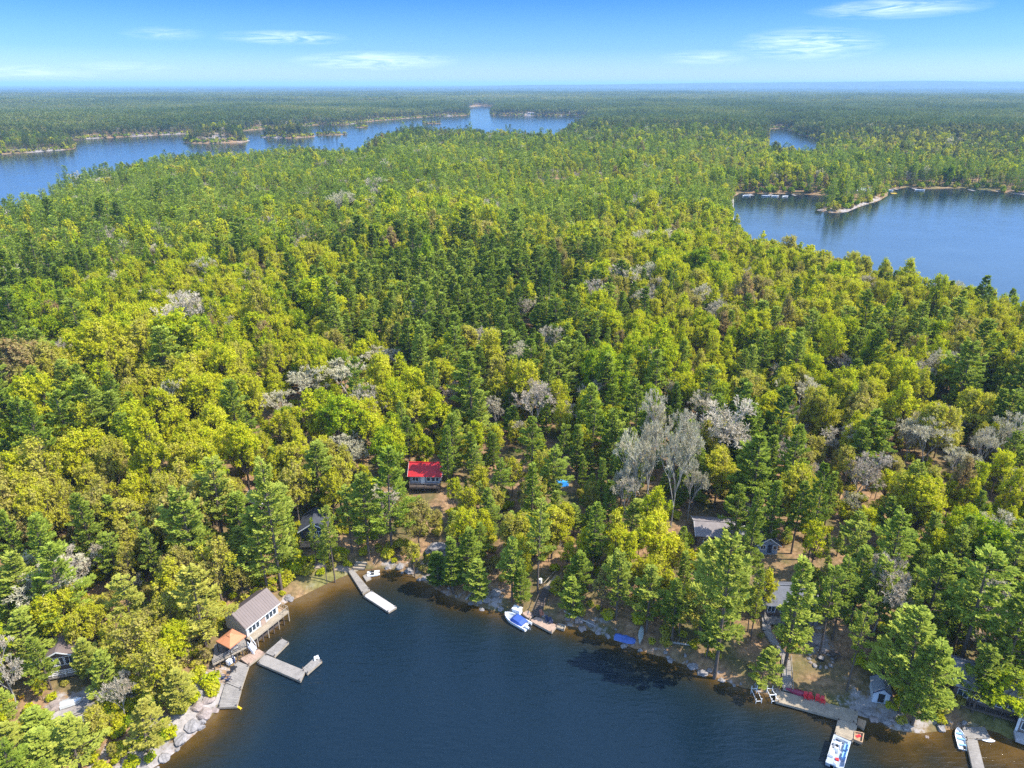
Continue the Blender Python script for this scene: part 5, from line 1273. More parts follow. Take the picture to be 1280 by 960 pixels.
for k, (px, py, an, L_) in enumerate(((725, 775, -38, 6.5), (205, 850, 15, 5), (590, 742, 60, 4), (160, 905, 70, 4.5), (850, 806, -15, 5))):
    g_ = G(px, py); e = thing('fallen_log', f"grey fallen log on the bank near {min(LANDMARKS, key=lambda l: (l[1] - g_[0]) ** 2 + (l[2] - g_[1]) ** 2)[0]}", 'log', (g_[0], g_[1], g_[2] + .15), R(an), 'fallen logs')
    m = MB(); m.tube((-L_ / 2, 0, 0), (L_ / 2, 0, .25), .2, .09, 8); m.build('trunk', M_PALE, e)
    m = MB()
    for i in range(4): m.tube((L_ * (-.1 + i * .13), 0, .1), (L_ * (-.1 + i * .13) + .4, (-1) ** i * .7, .5), .05, .015, 5)
    m.build('branch_stubs', M_PALE, e)
PR = np.array(PROTECT) if PROTECT else np.zeros((0, 5))
KO = np.array(KEEPOUT) if KEEPOUT else np.zeros((0, 3))

# what grows where: (photo px, py, rx, ry, leafy share change, tint or None)
HINTS = [(220, 365, 110, 45, .75, .38), (330, 290, 130, 30, .1, .36), (180, 450, 120, 40, .55, .50), (330, 440, 140, 55, .5, .42), (60, 390, 30, 18, .9, .05), (120, 520, 110, 40, -.25, None),
         (240, 570, 90, 45, .6, .45), (300, 520, 60, 30, .6, .52), (60, 610, 80, 40, .2, .64), (545, 272, 60, 10, .95, .33), (470, 500, 70, 50, .35, .42), (640, 380, 150, 80, -.55, None),
         (880, 310, 120, 35, .7, .40), (1000, 350, 130, 40, .85, .46), (1110, 380, 80, 35, .75, .48), (1180, 330, 60, 15, -.5, None), (820, 410, 70, 50, .3, .42), (940, 480, 120, 50, .05, .42), (1100, 500, 80, 30, .75, .58), (1230, 430, 60, 40, .6, .62),
         (1190, 640, 70, 40, .75, .40), (1060, 620, 50, 50, .2, .55), (700, 600, 200, 60, -.25, None), (960, 620, 130, 70, -.2, .45), (1100, 740, 120, 80, -.6, None), (90, 690, 160, 70, .1, .70), (120, 820, 140, 80, .1, .72), (1120, 560, 150, 80, .15, .62), (230, 700, 80, 60, .0, .6),
         (500, 660, 60, 60, .05, .7), (620, 480, 90, 40, .1, .4), (1170, 175, 120, 20, .45, .48), (960, 190, 60, 14, .35, .40), (400, 575, 40, 30, .4, .8), (100, 240, 200, 40, -.3, None), (450, 230, 200, 40, -.05, .30), (700, 210, 150, 40, -.05, .32),
         (1240, 330, 70, 40, -.55, None), (430, 330, 70, 50, .1, .38), (760, 290, 60, 30, .3, .36), (700, 720, 200, 50, .0, .6), (1210, 770, 80, 50, -.5, None), (330, 660, 60, 60, -.5, None), (460, 650, 50, 60, -.5, None)]

def kind_at(px, py, x, y, u):
    f = 0.44 + 0.9 * (fbm(x, y, 46, 21) - 0.5) + 0.35 * (fbm(x, y, 190, 22) - 0.5)
    tl = 0.38 + 0.75 * (fbm(x, y, 30, 23) - 0.5) + 0.22 * (u - .5)
    wsum = np.zeros_like(f); tsum = np.zeros_like(f)
    for hx_, hy_, rx, ry, df, tt in HINTS:
        g = np.exp(-(((px - hx_) / rx) ** 2 + ((py - hy_) / ry) ** 2))
        f = f + df * g
        if tt is not None: wsum += g; tsum += g * tt
    f = np.clip(f, .15, .86)
    k = np.clip(wsum, 0, 1)
    tl = tl * (1 - .75 * k) + .75 * k * tsum / (wsum + 1e-6)
    return f, tl

def shade_views(x, y, z, h, r, near):
    """False where a tree would close one of the protected views"""
    if not len(PR): return np.ones(len(x), bool)
    ok = np.ones(len(x), bool)
    cx, cty, f = proj(x, y, z + h); _, cby, _ = proj(x, y, z + h * .28)
    rp = r * FOC / f
    for a0, b0, a1, b1, dist in PR:
        hit = (cx + rp * .8 > a0) & (cx - rp * .8 < a1) & (cty < b1) & (cby > b0) & (np.hypot(x, y) < dist) & (np.hypot(x, y) > dist - near)
        ok &= ~hit
    return ok

def scatter(cell, r0, r1, seed, side=0.86, pad=60):
    r = np.random.default_rng(seed)
    gx, gy = np.meshgrid(np.arange(-(r1 * side + pad), r1 * side + pad, cell), np.arange(30, r1, cell))
    x = gx.ravel() + r.uniform(-.62, .62, gx.size) * cell; y = gy.ravel() + r.uniform(-.62, .62, gx.size) * cell
    d = np.hypot(x, y)
    m = (d >= r0) & (d < r1) & (np.abs(x) < y * side + pad) & (r.random(len(x)) > .07)
    x, y = x[m], y[m]
    s = land_sd(x, y)
    m = s > 1.8; x, y, s = x[m], y[m], s[m]
    for kx, ky, kr in KO:
        m = (x - kx) ** 2 + (y - ky) ** 2 > kr * kr; x, y, s = x[m], y[m], s[m]
    gap = fbm(x, y, 26, 81, 2); m = r.random(len(x)) > np.clip((np.where(np.hypot(x, y) < 230, .27, .33) - gap) * 6, 0, .8); x, y, s = x[m], y[m], s[m]
    z = height(x, y, s)
    px, py, f = proj(x, y, z + 9)
    u = r.random(len(x))
    fl, tl = kind_at(px, py, x, y, u)
    pick = r.random(len(x))
    kind = np.where(fl > pick * .8 + .1, 1, 0)
    kind = np.where(r.random(len(x)) < .026, 2, kind)
    # size: shore trees and forest trees of mixed age
    h = np.where(kind == 0, 8.5 + 10 * r.random(len(x)) ** .8, np.where(kind == 1, 8 + 6.5 * r.random(len(x)), 8 + 6 * r.random(len(x))))
    h = h * (0.62 + .72 * fbm(x, y, 55, 31)) * np.where(r.random(len(x)) < .07, 1.28, 1.0) * np.where(r.random(len(x)) < .18, .62, 1.0)
    h = np.where(s < 6, h * .72, h)
    fw = np.where(kind == 0, .74 + .38 * r.random(len(x)), np.where(kind == 1, .72 + .42 * r.random(len(x)), .9 + .3 * r.random(len(x))))
    tp = np.clip(.30 + .75 * (fbm(x, y, 25, 41) - .5) + .35 * (r.random(len(x)) - .5) + .10 * np.clip((py - 350) / 300, -.5, 1), .02, .95)
    tp = np.clip(tp - .22 * np.clip((np.hypot(x, y) - 700) / 700, 0, 1), .02, .95)
    t = np.where(kind == 0, tp, np.where(kind == 1, np.clip(tl + r.normal(0, .10, len(x)), 0, .9), r.random(len(x)) * .8))
    rust = (kind == 1) & (r.random(len(x)) < .012); t = np.where(rust, .86, t)
    return [np.array(q) for q in (x, y, z, h, fw, kind, t, r.random(len(x)) * 6.283, s)]

T = scatter(4.25, 0, 560, 5)
T2 = scatter(4.9, 560, 1450, 6)
Y_ = scatter(4.6, 0, 330, 15); Y_[3] = Y_[3] * np.random.default_rng(3).uniform(.28, .55, len(Y_[3])); Y_[4] = Y_[4] * 1.2
T = [np.concatenate([a_, b_]) for a_, b_ in zip(T, Y_)]     # young trees in the gaps
rad_of = {0: 3.0 / 18, 1: 4.2 / 13.2, 2: 3.2 / 12.5, 3: 1.2 / 1.9}
def crown_r(T): return T[3] * np.where(T[5] == 0, rad_of[0], np.where(T[5] == 1, rad_of[1], rad_of[2])) * T[4]
def keep(T, m): return [q[m] for q in T]
T = keep(T, shade_views(T[0], T[1], T[2], T[3], crown_r(T), 1e9))

# ---- trees one can point at, placed where the photograph shows them: (kind, px, base py, top py, width factor, tint, proto)
HERO = []
def hero(kind, px, by, ty, fw=1.0, tint=.4, proto=0, px_top=None): HERO.append((kind, px, by, ty, fw, tint, proto))
for a in [(0, 352, 738, 578, .95, .62, 0), (0, 335, 742, 640, 1.0, .5, 2), (0, 462, 700, 590, 1.0, .45, 0), (0, 490, 690, 560, 1.0, .30, 2), (0, 440, 690, 606, .8, .55, 4), (0, 419, 728, 632, .62, .6, 4), (0, 409, 730, 668, .42, .5, 4), (0, 396, 708, 648, .42, .5, 1), (1, 1010, 640, 600, .9, .45, 0), (0, 1030, 660, 590, .8, .4, 3), (1, 1075, 680, 635, 1., .4, 3), (0, 985, 650, 590, .8, .4, 1), (1, 840, 725, 680, .9, .5, 3), (0, 600, 715, 655, .8, .4, 1), (1, 660, 690, 650, .9, .5, 4), (0, 850, 760, 690, .8, .5, 3),
          (0, 566, 598, 515, .9, .40, 5), (0, 512, 580, 520, .9, .2, 0), (0, 585, 735, 660, .9, .35, 5), (0, 548, 735, 688, 1.1, .12, 5), (0, 566, 742, 672, 1.0, .3, 3), (0, 600, 752, 700, 1.0, .5, 5), (1, 519, 722, 678, .8, .60, 2),
          (0, 640, 752, 675, 1.0, .5, 1), (0, 672, 742, 622, .8, .6, 4), (0, 650, 758, 708, .8, .35, 5), (0, 716, 772, 722, .95, .45, 5), (0, 720, 750, 690, 1.0, .3, 5), (0, 640, 700, 640, .9, .4, 3),
          (0, 770, 775, 690, .9, .55, 0), (0, 808, 790, 706, .95, .6, 0), (0, 740, 706, 655, .9, .12, 5), (0, 760, 660, 600, 1.0, .3, 3), (0, 690, 640, 560, 1.0, .45, 0), (0, 665, 600, 520, .9, .3, 0), (0, 720, 600, 530, .9, .35, 3), (0, 775, 640, 560, .9, .4, 0),
          (0, 893, 848, 668, 1.0, .62, 0), (0, 875, 790, 672, 1.0, .68, 2), (0, 912, 800, 700, .9, .66, 4), (0, 930, 740, 610, .8, .45, 3), (0, 958, 690, 600, .9, .3, 3), (0, 915, 690, 605, .8, .35, 0), (1, 935, 790, 735, .75, .42, 2),
          (0, 981, 834, 698, 1.05, .60, 3), (0, 1024, 818, 708, .75, .48, 4), (0, 1058, 864, 738, .62, .62, 4), (0, 1040, 800, 700, .85, .4, 0), (0, 1013, 795, 720, .5, .4, 4), (0, 950, 862, 808, .9, .6, 2),
          (0, 1125, 890, 770, 1.15, .58, 2), (0, 1140, 905, 800, 1.15, .5, 5), (0, 1085, 800, 700, .95, .55, 0), (0, 1100, 760, 640, 1.0, .4, 0), (0, 1150, 800, 690, 1.1, .45, 2), (0, 1195, 845, 690, 1.25, .5, 4), (0, 1245, 870, 735, 1.15, .42, 2), (0, 1215, 890, 815, .9, .55, 2), (0, 1235, 880, 800, .8, .5, 5), (0, 1268, 770, 690, 1.4, .05, 2), (1, 955, 768, 722, .7, .46, 4), (0, 938, 800, 712, .6, .6, 1), (0, 1000, 806, 735, .5, .45, 1), (1, 1236, 888, 838, 1.3, .24, 1), (0, 368, 712, 645, .7, .5, 3), (0, 360, 690, 610, .9, .4, 0), (0, 414, 714, 655, .5, .55, 4), (0, 48, 850, 800, .8, .7, 2), (0, 112, 850, 800, .9, .7, 5), (1, 130, 925, 888, 1., .62, 3), (1, 190, 820, 770, 1.2, .7, 3), (1, 140, 790, 745, 1.2, .62, 2), (1, 85, 770, 720, 1.2, .6, 3), (0, 1150, 720, 640, 1., .5, 3), (0, 1060, 720, 640, .9, .5, 0), (0, 1010, 700, 580, .7, .25, 1),
          (1, 1222, 745, 662, 1.3, .10, 1), (0, 226, 893, 838, 1.05, .85, 5), (0, 186, 940, 880, 1.0, .95, 2), (0, 136, 880, 820, 1.0, .6, 2), (0, 170, 800, 718, 1.1, .8, 4), (0, 258, 810, 705, 1.15, .88, 2), (0, 240, 790, 730, 1.0, .8, 0), (0, 60, 930, 885, 1.3, .55, 5), (0, 100, 960, 905, 1.2, .7, 2), (0, 35, 830, 770, 1.3, .6, 2),
          (0, 40, 780, 690, 1.1, .65, 0), (0, 60, 965, 915, 1.2, .6, 5), (0, 15, 960, 905, 1.2, .75, 2), (0, 130, 560, 480, 1.1, .35, 0), (0, 160, 600, 520, 1.0, .3, 2), (0, 30, 570, 490, 1.3, .25, 2), (0, 70, 560, 485, 1.2, .3, 0), (0, 175, 560, 490, 1.0, .25, 3),
          (1, 312, 615, 535, 1.05, .40, 1), (1, 569, 640, 597, .8, .34, 2), (1, 525, 690, 630, 1.0, .72, 3), (1, 508, 668, 622, .9, .66, 0), (0, 500, 640, 575, .8, .3, 3), (1, 585, 655, 612, 1.0, .45, 3), (1, 600, 625, 585, 1.0, .5, 0), (0, 610, 670, 610, .9, .4, 3), (1, 575, 690, 650, .9, .6, 2), (0, 625, 640, 575, .8, .35, 0), (1, 545, 668, 640, .8, .72, 3), (0, 590, 600, 540, .9, .3, 3), (1, 640, 620, 580, 1.0, .5, 4), (1, 265, 600, 540, 1.2, .40, 1), (1, 228, 590, 545, 1.0, .42, 0), (1, 385, 590, 558, .8, .96, 2), (1, 430, 560, 530, .8, .97, 3), (1, 455, 560, 505, 1.2, .40, 1), (1, 1045, 470, 440, 1.0, .9, 2),
          (2, 440, 592, 540, 1.25, .1, 0), (2, 380, 508, 462, 1.6, .1, 1), (2, 432, 500, 452, 1.5, .1, 2), (2, 355, 530, 488, 1.2, .2, 0), (2, 25, 372, 335, 1.5, .5, 1), (2, 85, 462, 425, 1.4, .6, 2), (2, 197, 335, 303, 1.6, .4, 0), (2, 375, 320, 295, 1.5, .3, 1), (2, 328, 250, 233, 1.7, .1, 2), (2, 135, 240, 220, 2.2, .0, 0), (2, 97, 236, 220, 1.8, .2, 1),
          (2, 840, 306, 288, 2.6, .3, 1), (2, 815, 304, 290, 2.0, .3, 2), (2, 850, 262, 248, 2.2, .4, 2), (2, 820, 585, 498, .7, .5, 1), (2, 808, 640, 520, .6, .4, 0), (2, 838, 660, 540, .65, .3, 2), (2, 860, 650, 575, .6, .3, 0), (2, 880, 545, 495, .9, .5, 1), (2, 1050, 590, 525, 1.1, .6, 0), (2, 1065, 640, 570, .95, .8, 1), (2, 1150, 590, 528, .95, .3, 2), (2, 1188, 610, 555, .9, .2, 0), (2, 1240, 590, 525, .9, .3, 1), (2, 1220, 600, 540, .7, .4, 2),
          (2, 1045, 485, 445, 1.0, .7, 2), (2, 990, 535, 500, .9, .5, 0), (2, 622, 540, 500, .7, .5, 1), (2, 500, 470, 435, 1.1, .3, 0), (2, 470, 470, 435, 1.1, .3, 2), (2, 560, 520, 485, 1.2, 1.0, 1), (2, 72, 775, 705, 1.3, .15, 2), (2, 108, 740, 680, 1.1, .6, 0), (2, 1092, 790, 690, 1.0, .7, 0), (2, 790, 650, 545, .7, .3, 1), (2, 850, 625, 505, .55, .3, 0), (2, 1130, 580, 535, .65, .4, 2), (2, 780, 660, 590, .7, .6, 2), (2, 5, 492, 460, 1.3, .2, 1), (2, 470, 205, 190, 1.6, .3, 0), (2, 606, 215, 200, 1.6, .3, 1), (2, 20, 885, 800, .7, .7, 0), (2, 158, 900, 850, .6, .6, 2)]:
    hero(*a)
hx, hy, hz_, hh, hf, hk, ht, hp = [], [], [], [], [], [], [], []
for kind, px, by, ty, fw, tint, proto in HERO:
    g = G(px, by); x, y, z = g
    D = math.hypot(x, y)
    # top height from the pixel of the tip
    v = (480 - ty) / FOC; dY, dZ = CP + v * SP, -SP + v * CP
    top = CAM_H + dZ / dY * y
    h = max(3.5, top - z)
    hx.append(x); hy.append(y); hz_.append(z); hh.append(h); hf.append(fw); hk.append(kind); ht.append(tint); hp.append(proto)
hx, hy, hz_, hh, hf, hk, ht = map(np.array, (hx, hy, hz_, hh, hf, hk, ht))
# width factor is relative to the natural proportions at ~15 m
ref_h = np.where(hk == 0, 16.0, 11.0)
hf = np.clip(hf * (ref_h / hh) ** .45, .45, 2.4)
# scattered trees make room for them
for i in range(len(hx)):
    rr = 1.9 + hh[i] * hf[i] * .07
    T = keep(T, (T[0] - hx[i]) ** 2 + (T[1] - hy[i]) ** 2 > rr * rr)
PR0 = PR; bare_views = []
for kind, px, by, ty, fw, tint, proto in HERO:
    if kind == 2 and by < 700:
        w_ = (by - ty) * .20 * fw + 3; bare_views.append((px - w_, ty + 2, px + w_, ty + (by - ty) * .5, math.hypot(*G(px, by)[:2]) - 1))
PR = np.array(bare_views); T = keep(T, shade_views(T[0], T[1], T[2], T[3], crown_r(T) * .8, 16)); PR = PR0
nH = len(hx)
T = [np.concatenate([a, b]) for a, b in zip(T, (hx, hy, hz_, hh, hf, hk, ht, rng.random(nH) * 6.283, np.full(nH, 20.0)))]
NP_ = [len(PINES), len(LEAFY), len(BARE)]
pro = (rng.random(len(T[0])) * np.array([6, 5, 3])[T[5].astype(int)]).astype(int)
pro[-nH:] = hp
is_hero = np.zeros(len(pro), bool); is_hero[-nH:] = True

# ---- which of them show largest: a small painter's pass over the frame
W2, H2 = 640, 480
buf = np.full((H2, W2), -1, np.int32)
cx, cyc, f = proj(T[0], T[1], T[2] + T[3] * .6)
rw = crown_r(T) * FOC / f / 2; rh = T[3] * .38 * FOC / f / 2 * .9
for i in np.argsort(-f):
    x0, x1 = int(max(0, cx[i] / 2 - rw[i])), int(min(W2, cx[i] / 2 + rw[i] + 1)); y0, y1 = int(max(0, cyc[i] / 2 - rh[i])), int(min(H2, cyc[i] / 2 + rh[i] + 1))
    if x1 <= x0 or y1 <= y0: continue
    yy, xx = np.ogrid[y0:y1, x0:x1]
    m = ((xx + .5 - cx[i] / 2) / max(rw[i], .5)) ** 2 + ((yy + .5 - cyc[i] / 2) / max(rh[i], .5)) ** 2 <= 1
    buf[y0:y1, x0:x1][m] = i
vis = np.bincount(buf[buf >= 0].ravel(), minlength=len(T[0]))
own = np.zeros(len(vis), bool)
CAP = {0: 300, 1: 300, 2: 150}
for k in (0, 1, 2):
    c = np.where((T[5] == k) & (vis > 6))[0]
    sc_ = vis[c] + 100000 * is_hero[c]
    own[c[np.argsort(-sc_)][:CAP[k]]] = True

KNAME = {0: ('pine_tree', 'pine', 'pine tree'), 1: ('leafy_tree', 'leafy', 'leafy tree'), 2: ('bare_tree', 'bare', 'bare tree')}
def tree_size(k, h):
    return ('tall', 'mid-sized', 'short')[0 if h > (16 if k == 0 else 12.5) else 1 if h > (11 if k == 0 else 9) else 2]
def tree_look(k, t, fw):
    if k == 0: c = ('dark green', 'mid-green', 'light green', 'yellow-green')[min(3, int(t * 4.2))]
    elif k == 1: c = 'dark green' if t < .12 else 'fresh green' if t < .28 else 'bright yellow-green' if t < .46 else 'olive-gold' if t < .66 else 'tan-brown' if t < .88 else 'rusty orange'
    else: c = 'greenish grey' if t < .25 else 'pale grey' if t < .65 else 'purplish grey'
    return c
KWORD = {0: ('spreading pine', 'pine', 'slender pine'), 1: ('broad leafy tree', 'leafy tree', 'narrow leafy tree'), 2: ('wide bare tree', 'bare tree', 'slim bare tree')}
def tree_rel(x, y):
    best = min(LANDMARKS, key=lambda l: (l[1] - x) ** 2 + (l[2] - y) ** 2)
    dx, dy = x - best[1], y - best[2]; d = math.hypot(dx, dy)
    if d < 26:
        if abs(dx) > abs(dy): rel = 'right of' if dx > 0 else 'left of'
        else: rel = 'behind' if dy > 0 else 'in front of'
        return rel + ' ' + best[0], d, True
    px, py, _ = proj(x, y, h1(x, y) + 8); px, py = float(px), float(py)
    band = 'on the wooded slope' if py > 560 else 'in mid-forest' if py > 400 else 'in the far forest canopy'
    return band + (' behind ' if dy > 0 else ' beside ') + best[0], d, False
ORD = ['nearest', 'second nearest', 'third nearest', 'fourth nearest', 'fifth nearest', 'sixth nearest', 'seventh nearest', 'eighth nearest']
recs = []
for i in np.where(own)[0]:
    k = int(T[5][i]); h = float(T[3][i])
    w_ = 0 if T[4][i] > 1.15 else 2 if T[4][i] < .8 else 1
    rel, d, close = tree_rel(float(T[0][i]), float(T[1][i]))
    recs.append([i, k, f"{tree_size(k, h)} {tree_look(k, float(T[6][i]), float(T[4][i]))} {KWORD[k][w_]} {rel}", d, close])
byl = {}
for rc in recs: byl.setdefault(rc[2], []).append(rc)
for lab, rs in byl.items():
    if len(rs) > 1 and rs[0][4]:
        for n, rc in enumerate(sorted(rs, key=lambda q: q[3])):
            if n < len(ORD): rc[2] = f"{lab}, {ORD[n]}"
for rc in recs:
    while len(rc[2].split()) > 16: rc[2] = ' '.join(rc[2].split()[1:])
def place_tree(kindkey, name, cat, lab, grp, x, y, z, sxy, sz, rot, tint, p):
    t, c = TREE_ME[kindkey][p]
    e = thing(name, lab, cat, (x, y, z), rot, grp); e.scale = (sxy, sxy, sz)
    link('trunk', t, parent=e); cr = link('crown', c, parent=e); cr['tint'] = float(tint)
    return e
for i, k, lab, d, close in recs:
    name, key, cat = KNAME[k]
    s = float(T[3][i]) / HREF[key]
    grp = {0: 'pine trees of the forest', 1: 'leafy trees of the forest', 2: 'bare grey trees of the forest'}[k]
    place_tree(key, name, cat, lab, grp, float(T[0][i]), float(T[1][i]), float(T[2][i]), s * float(T[4][i]), s, float(T[7][i]), T[6][i], int(pro[i]) % NP_[k])
print('individual trees', len(recs), 'scattered', len(T[0]), len(T2[0]))

# ---- shrubs on the banks and in the clearings: the largest are things, the rest part of the ground cover
sh_x, sh_y = [], []
rs_ = np.random.default_rng(77)
gx = np.concatenate([rs_.uniform(-130, 140, 9000), rs_.uniform(-110, -35, 2600)]); gy = np.concatenate([rs_.uniform(50, 230, 9000), rs_.uniform(50, 125, 2600)])
ss = land_sd(gx, gy); m = (ss > .8) & (rs_.random(11600) < np.where(ss < 14, .55, .22))
for kx, ky, kr in KO: m &= (gx - kx) ** 2 + (gy - ky) ** 2 > (kr * .95) ** 2
zz = height(gx, gy, ss); spx, spy, sf = proj(gx, gy, zz + .6)
for a0, b0, a1, b1, dist in PR: m &= ~((spx > a0) & (spx < a1) & (spy > b0) & (spy < b1) & (np.hypot(gx, gy) < dist))
gx, gy, zz, ss, spx, spy = gx[m], gy[m], zz[m], ss[m], spx[m], spy[m]
sh_t = np.clip(.5 + .5 * (fbm(gx, gy, 18, 51) - .5) + rs_.normal(0, .12, len(gx)), 0, .93); sh_s = rs_.uniform(.45, 1.25, len(gx))
vis2 = np.zeros(len(gx))
inb = (spx > 2) & (spx < 1278) & (spy > 2) & (spy < 958)
bi = np.clip((spy / 2).astype(int), 0, 479), np.clip((spx / 2).astype(int), 0, 639)
openness = (buf[bi] < 0)
score = np.where(inb & openness, sh_s, 0)
pick = np.argsort(-score)[:150]; pick = pick[score[pick] > 0]
srec = []
for i in pick:
    rel, d, close = tree_rel(float(gx[i]), float(gy[i]))
    t = sh_t[i]; c = 'green' if t < .3 else 'yellow-green' if t < .46 else 'olive' if t < .66 else 'tan-brown' if t < .88 else 'rusty'
    srec.append([i, f"{'large' if sh_s[i] > 1.1 else 'low'} {c} shrub {rel}", d, close])
byl = {}
for rc in srec: byl.setdefault(rc[1], []).append(rc)
for lab, rs in byl.items():
    if len(rs) > 1 and rs[0][3]:
        for n, rc in enumerate(sorted(rs, key=lambda q: q[2])):
            if n < len(ORD): rc[1] = f"{lab}, {ORD[n]}"
for i, lab, d, close in srec:
    s = float(sh_s[i])
    place_tree('shrub', 'shrub', 'shrub', lab, 'shrubs on the banks and clearings', float(gx[i]), float(gy[i]), float(zz[i]), s, s * random.uniform(.8, 1.2), random.uniform(0, 6.28), sh_t[i], i % 2)
rest_s = np.ones(len(gx), bool); rest_s[pick] = False

# ------------------------------------------------------------------ the rest of the forest: one object that scatters its own tree meshes
PV, PQ, PM, PL, PI = [], [], [], [], []; nverts = 0; protos = {}
MATL = [M_BARK, M_PALE, M_PINE, M_LEAF, M_BUD, M_FAR, M_FARP]
def add_proto(key, parts):
    global nverts
    k = len(protos); protos[key] = k
    for v, q, mat, lf in parts:
        if not len(v): continue
        PV.append(v); PQ.append(q + nverts); PM.append(np.full(len(q), MATL.index(mat))); PL.append(lf); PI.append(np.full(len(v), k)); nverts += len(v)
    return k
def parts_of(g, kind):
    wv, wq = g.wood(); lv, lq, lf = g.leaf()
    return [(wv, wq, FOL[kind][0], np.zeros(len(wv))), (lv, lq, FOL[kind][1], lf)]
for kind in ('pine', 'leafy', 'bare'):
    for i, gs in enumerate(geo[kind]):
        for l in (0, 1): add_proto((kind, i, l), parts_of(gs[l], kind))
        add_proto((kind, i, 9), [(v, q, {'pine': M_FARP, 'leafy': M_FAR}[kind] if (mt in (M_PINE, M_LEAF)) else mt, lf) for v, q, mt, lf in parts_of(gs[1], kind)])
for i in range(2): add_proto(('shrub', i, 0), parts_of(geo['shrub'][i][0], 'shrub'))
low_p = [pine_geo(lod=2, **PINES[i]) for i in (0, 2, 3)]; low_l = [leafy_geo(lod=2, **LEAFY[i]) for i in (0, 1, 2)]
def far_patch(seed, size, share, spacing):
    r = np.random.default_rng(seed); parts = []
    n = int(size / spacing)
    for ix in range(n):
        for iy in range(n):
            x = (ix + .5 + r.uniform(-.5, .5)) * spacing - size / 2; y = (iy + .5 + r.uniform(-.5, .5)) * spacing - size / 2
            lf_ = r.random() < share; g = (low_l if lf_ else low_p)[r.integers(3)]; kind = 'leafy' if lf_ else 'pine'
            h = (r.uniform(9, 14) if lf_ else r.uniform(9, 19)) / HREF[kind]; a = r.random() * 6.28; fw = r.uniform(.95, 1.35)
            v, q, lf = g.leaf(); ca, sa = math.cos(a), math.sin(a)
            v = np.stack([(v[:, 0] * ca - v[:, 1] * sa) * h * fw + x, (v[:, 0] * sa + v[:, 1] * ca) * h * fw + y, v[:, 2] * h], 1)
            parts.append((v, q, M_FAR if lf_ else M_FARP, np.clip(lf + r.normal(0, .22), 0, 1)))
    return parts
for i in range(6): add_proto(('patch', i, 2), far_patch(100 + i, 36.0, (.12, .2, .3, .45, .25, .15)[i], 5.6))

pts = {'x': [], 'y': [], 'z': [], 'id': [], 'rot': [], 'sx': [], 'sz': [], 't': []}
def add_pts(x, y, z, idd, rot, sx, sz, t):
    for k, v in zip(('x', 'y', 'z', 'id', 'rot', 'sx', 'sz', 't'), (x, y, z, idd, rot, sx, sz, t)): pts[k].append(np.asarray(v, float))
def add_trees(T, sel, pro, lodsel):
    for k, key in ((0, 'pine'), (1, 'leafy'), (2, 'bare')):
        for p in range(NP_[k]):
            for l in (0, 1, 9):
                m = sel & (T[5] == k) & (pro == p) & (lodsel == l)
                if m.any():
                    s = T[3][m] / HREF[key]
                    add_pts(T[0][m], T[1][m], T[2][m], np.full(m.sum(), protos[(key, p, l)]), T[7][m], s * T[4][m], s, T[6][m])
pro = np.minimum(pro, np.array(NP_)[T[5].astype(int)] - 1)
add_trees(T, ~own, pro, np.where(np.hypot(T[0], T[1]) < 340, 0, 1))
pro2 = (rng.random(len(T2[0])) * np.array([6, 5, 3])[T2[5].astype(int)]).astype(int)
add_trees(T2, np.ones(len(pro2), bool), pro2, np.where(rng.random(len(pro2)) < np.clip((np.hypot(T2[0], T2[1]) - 700) / 750, 0, 1), 9, 1))
for j in (0, 1):
    m = rest_s & (np.arange(len(gx)) % 2 == j)
    add_pts(gx[m], gy[m], zz[m], np.full(m.sum(), protos[('shrub', j, 0)]), rs_.random(m.sum()) * 6.28, sh_s[m], sh_s[m], sh_t[m])
sr = np.random.default_rng(88)
qx, qy = np.meshgrid(np.arange(-1700, 1700, 5.0), np.arange(300, 2500, 5.0)); qx = qx.ravel() + sr.uniform(-2.5, 2.5, qx.size); qy = qy.ravel() + sr.uniform(-2.5, 2.5, qy.size)
qm = np.abs(qx) < qy * .8 + 40; qx, qy = qx[qm], qy[qm]; qs = land_sd(qx, qy); qm = (qs > .6) & (qs < 11) & (sr.random(len(qx)) < .8); qx, qy, qs = qx[qm], qy[qm], qs[qm]
for kx, ky, kr in KO: qm = (qx - kx) ** 2 + (qy - ky) ** 2 > kr * kr; qx, qy, qs = qx[qm], qy[qm], qs[qm]
for j in (0, 1):
    m = np.arange(len(qx)) % 2 == j; k_ = sr.uniform(1.1, 2.4, m.sum())
    add_pts(qx[m], qy[m], height(qx[m], qy[m], qs[m]), np.full(m.sum(), protos[('shrub', j, 0)]), sr.random(m.sum()) * 6.28, k_, k_ * 1.2, sr.uniform(.0, .75, m.sum()))
def patches(cell, r0, r1, seed, sxy, szf):
    r = np.random.default_rng(seed)
    X, Y = np.meshgrid(np.arange(-r1 * .86, r1 * .86, cell), np.arange(0, r1, cell)); x = X.ravel() + r.uniform(-.1, .1, X.size) * cell; y = Y.ravel() + r.uniform(-.1, .1, X.size) * cell
    d = np.hypot(x, y); m = (d > r0) & (d <= r1) & (np.abs(x) < y * .86); x, y = x[m], y[m]
    s = land_sd(x, y); m = s > 16 * sxy * .8; x, y, s = x[m], y[m], s[m]
    z = height(x, y, s)
    t = np.clip(.30 + .9 * (fbm(x, y, 260, 61) - .5) + .7 * (fbm(x, y * .5, 1100, 62) - .5) + .1 * r.normal(0, 1, len(x)), .02, .95)
    add_pts(x, y, z, protos[('patch', 0, 2)] + r.integers(0, 6, len(x)), r.integers(0, 4, len(x)) * math.pi / 2, np.full(len(x), sxy), szf * r.uniform(.9, 1.1, len(x)), t)
patches(33, 1440, 3200, 71, 1.0, 1.0)
patches(62, 3200, 6500, 72, 1.9, 1.15)
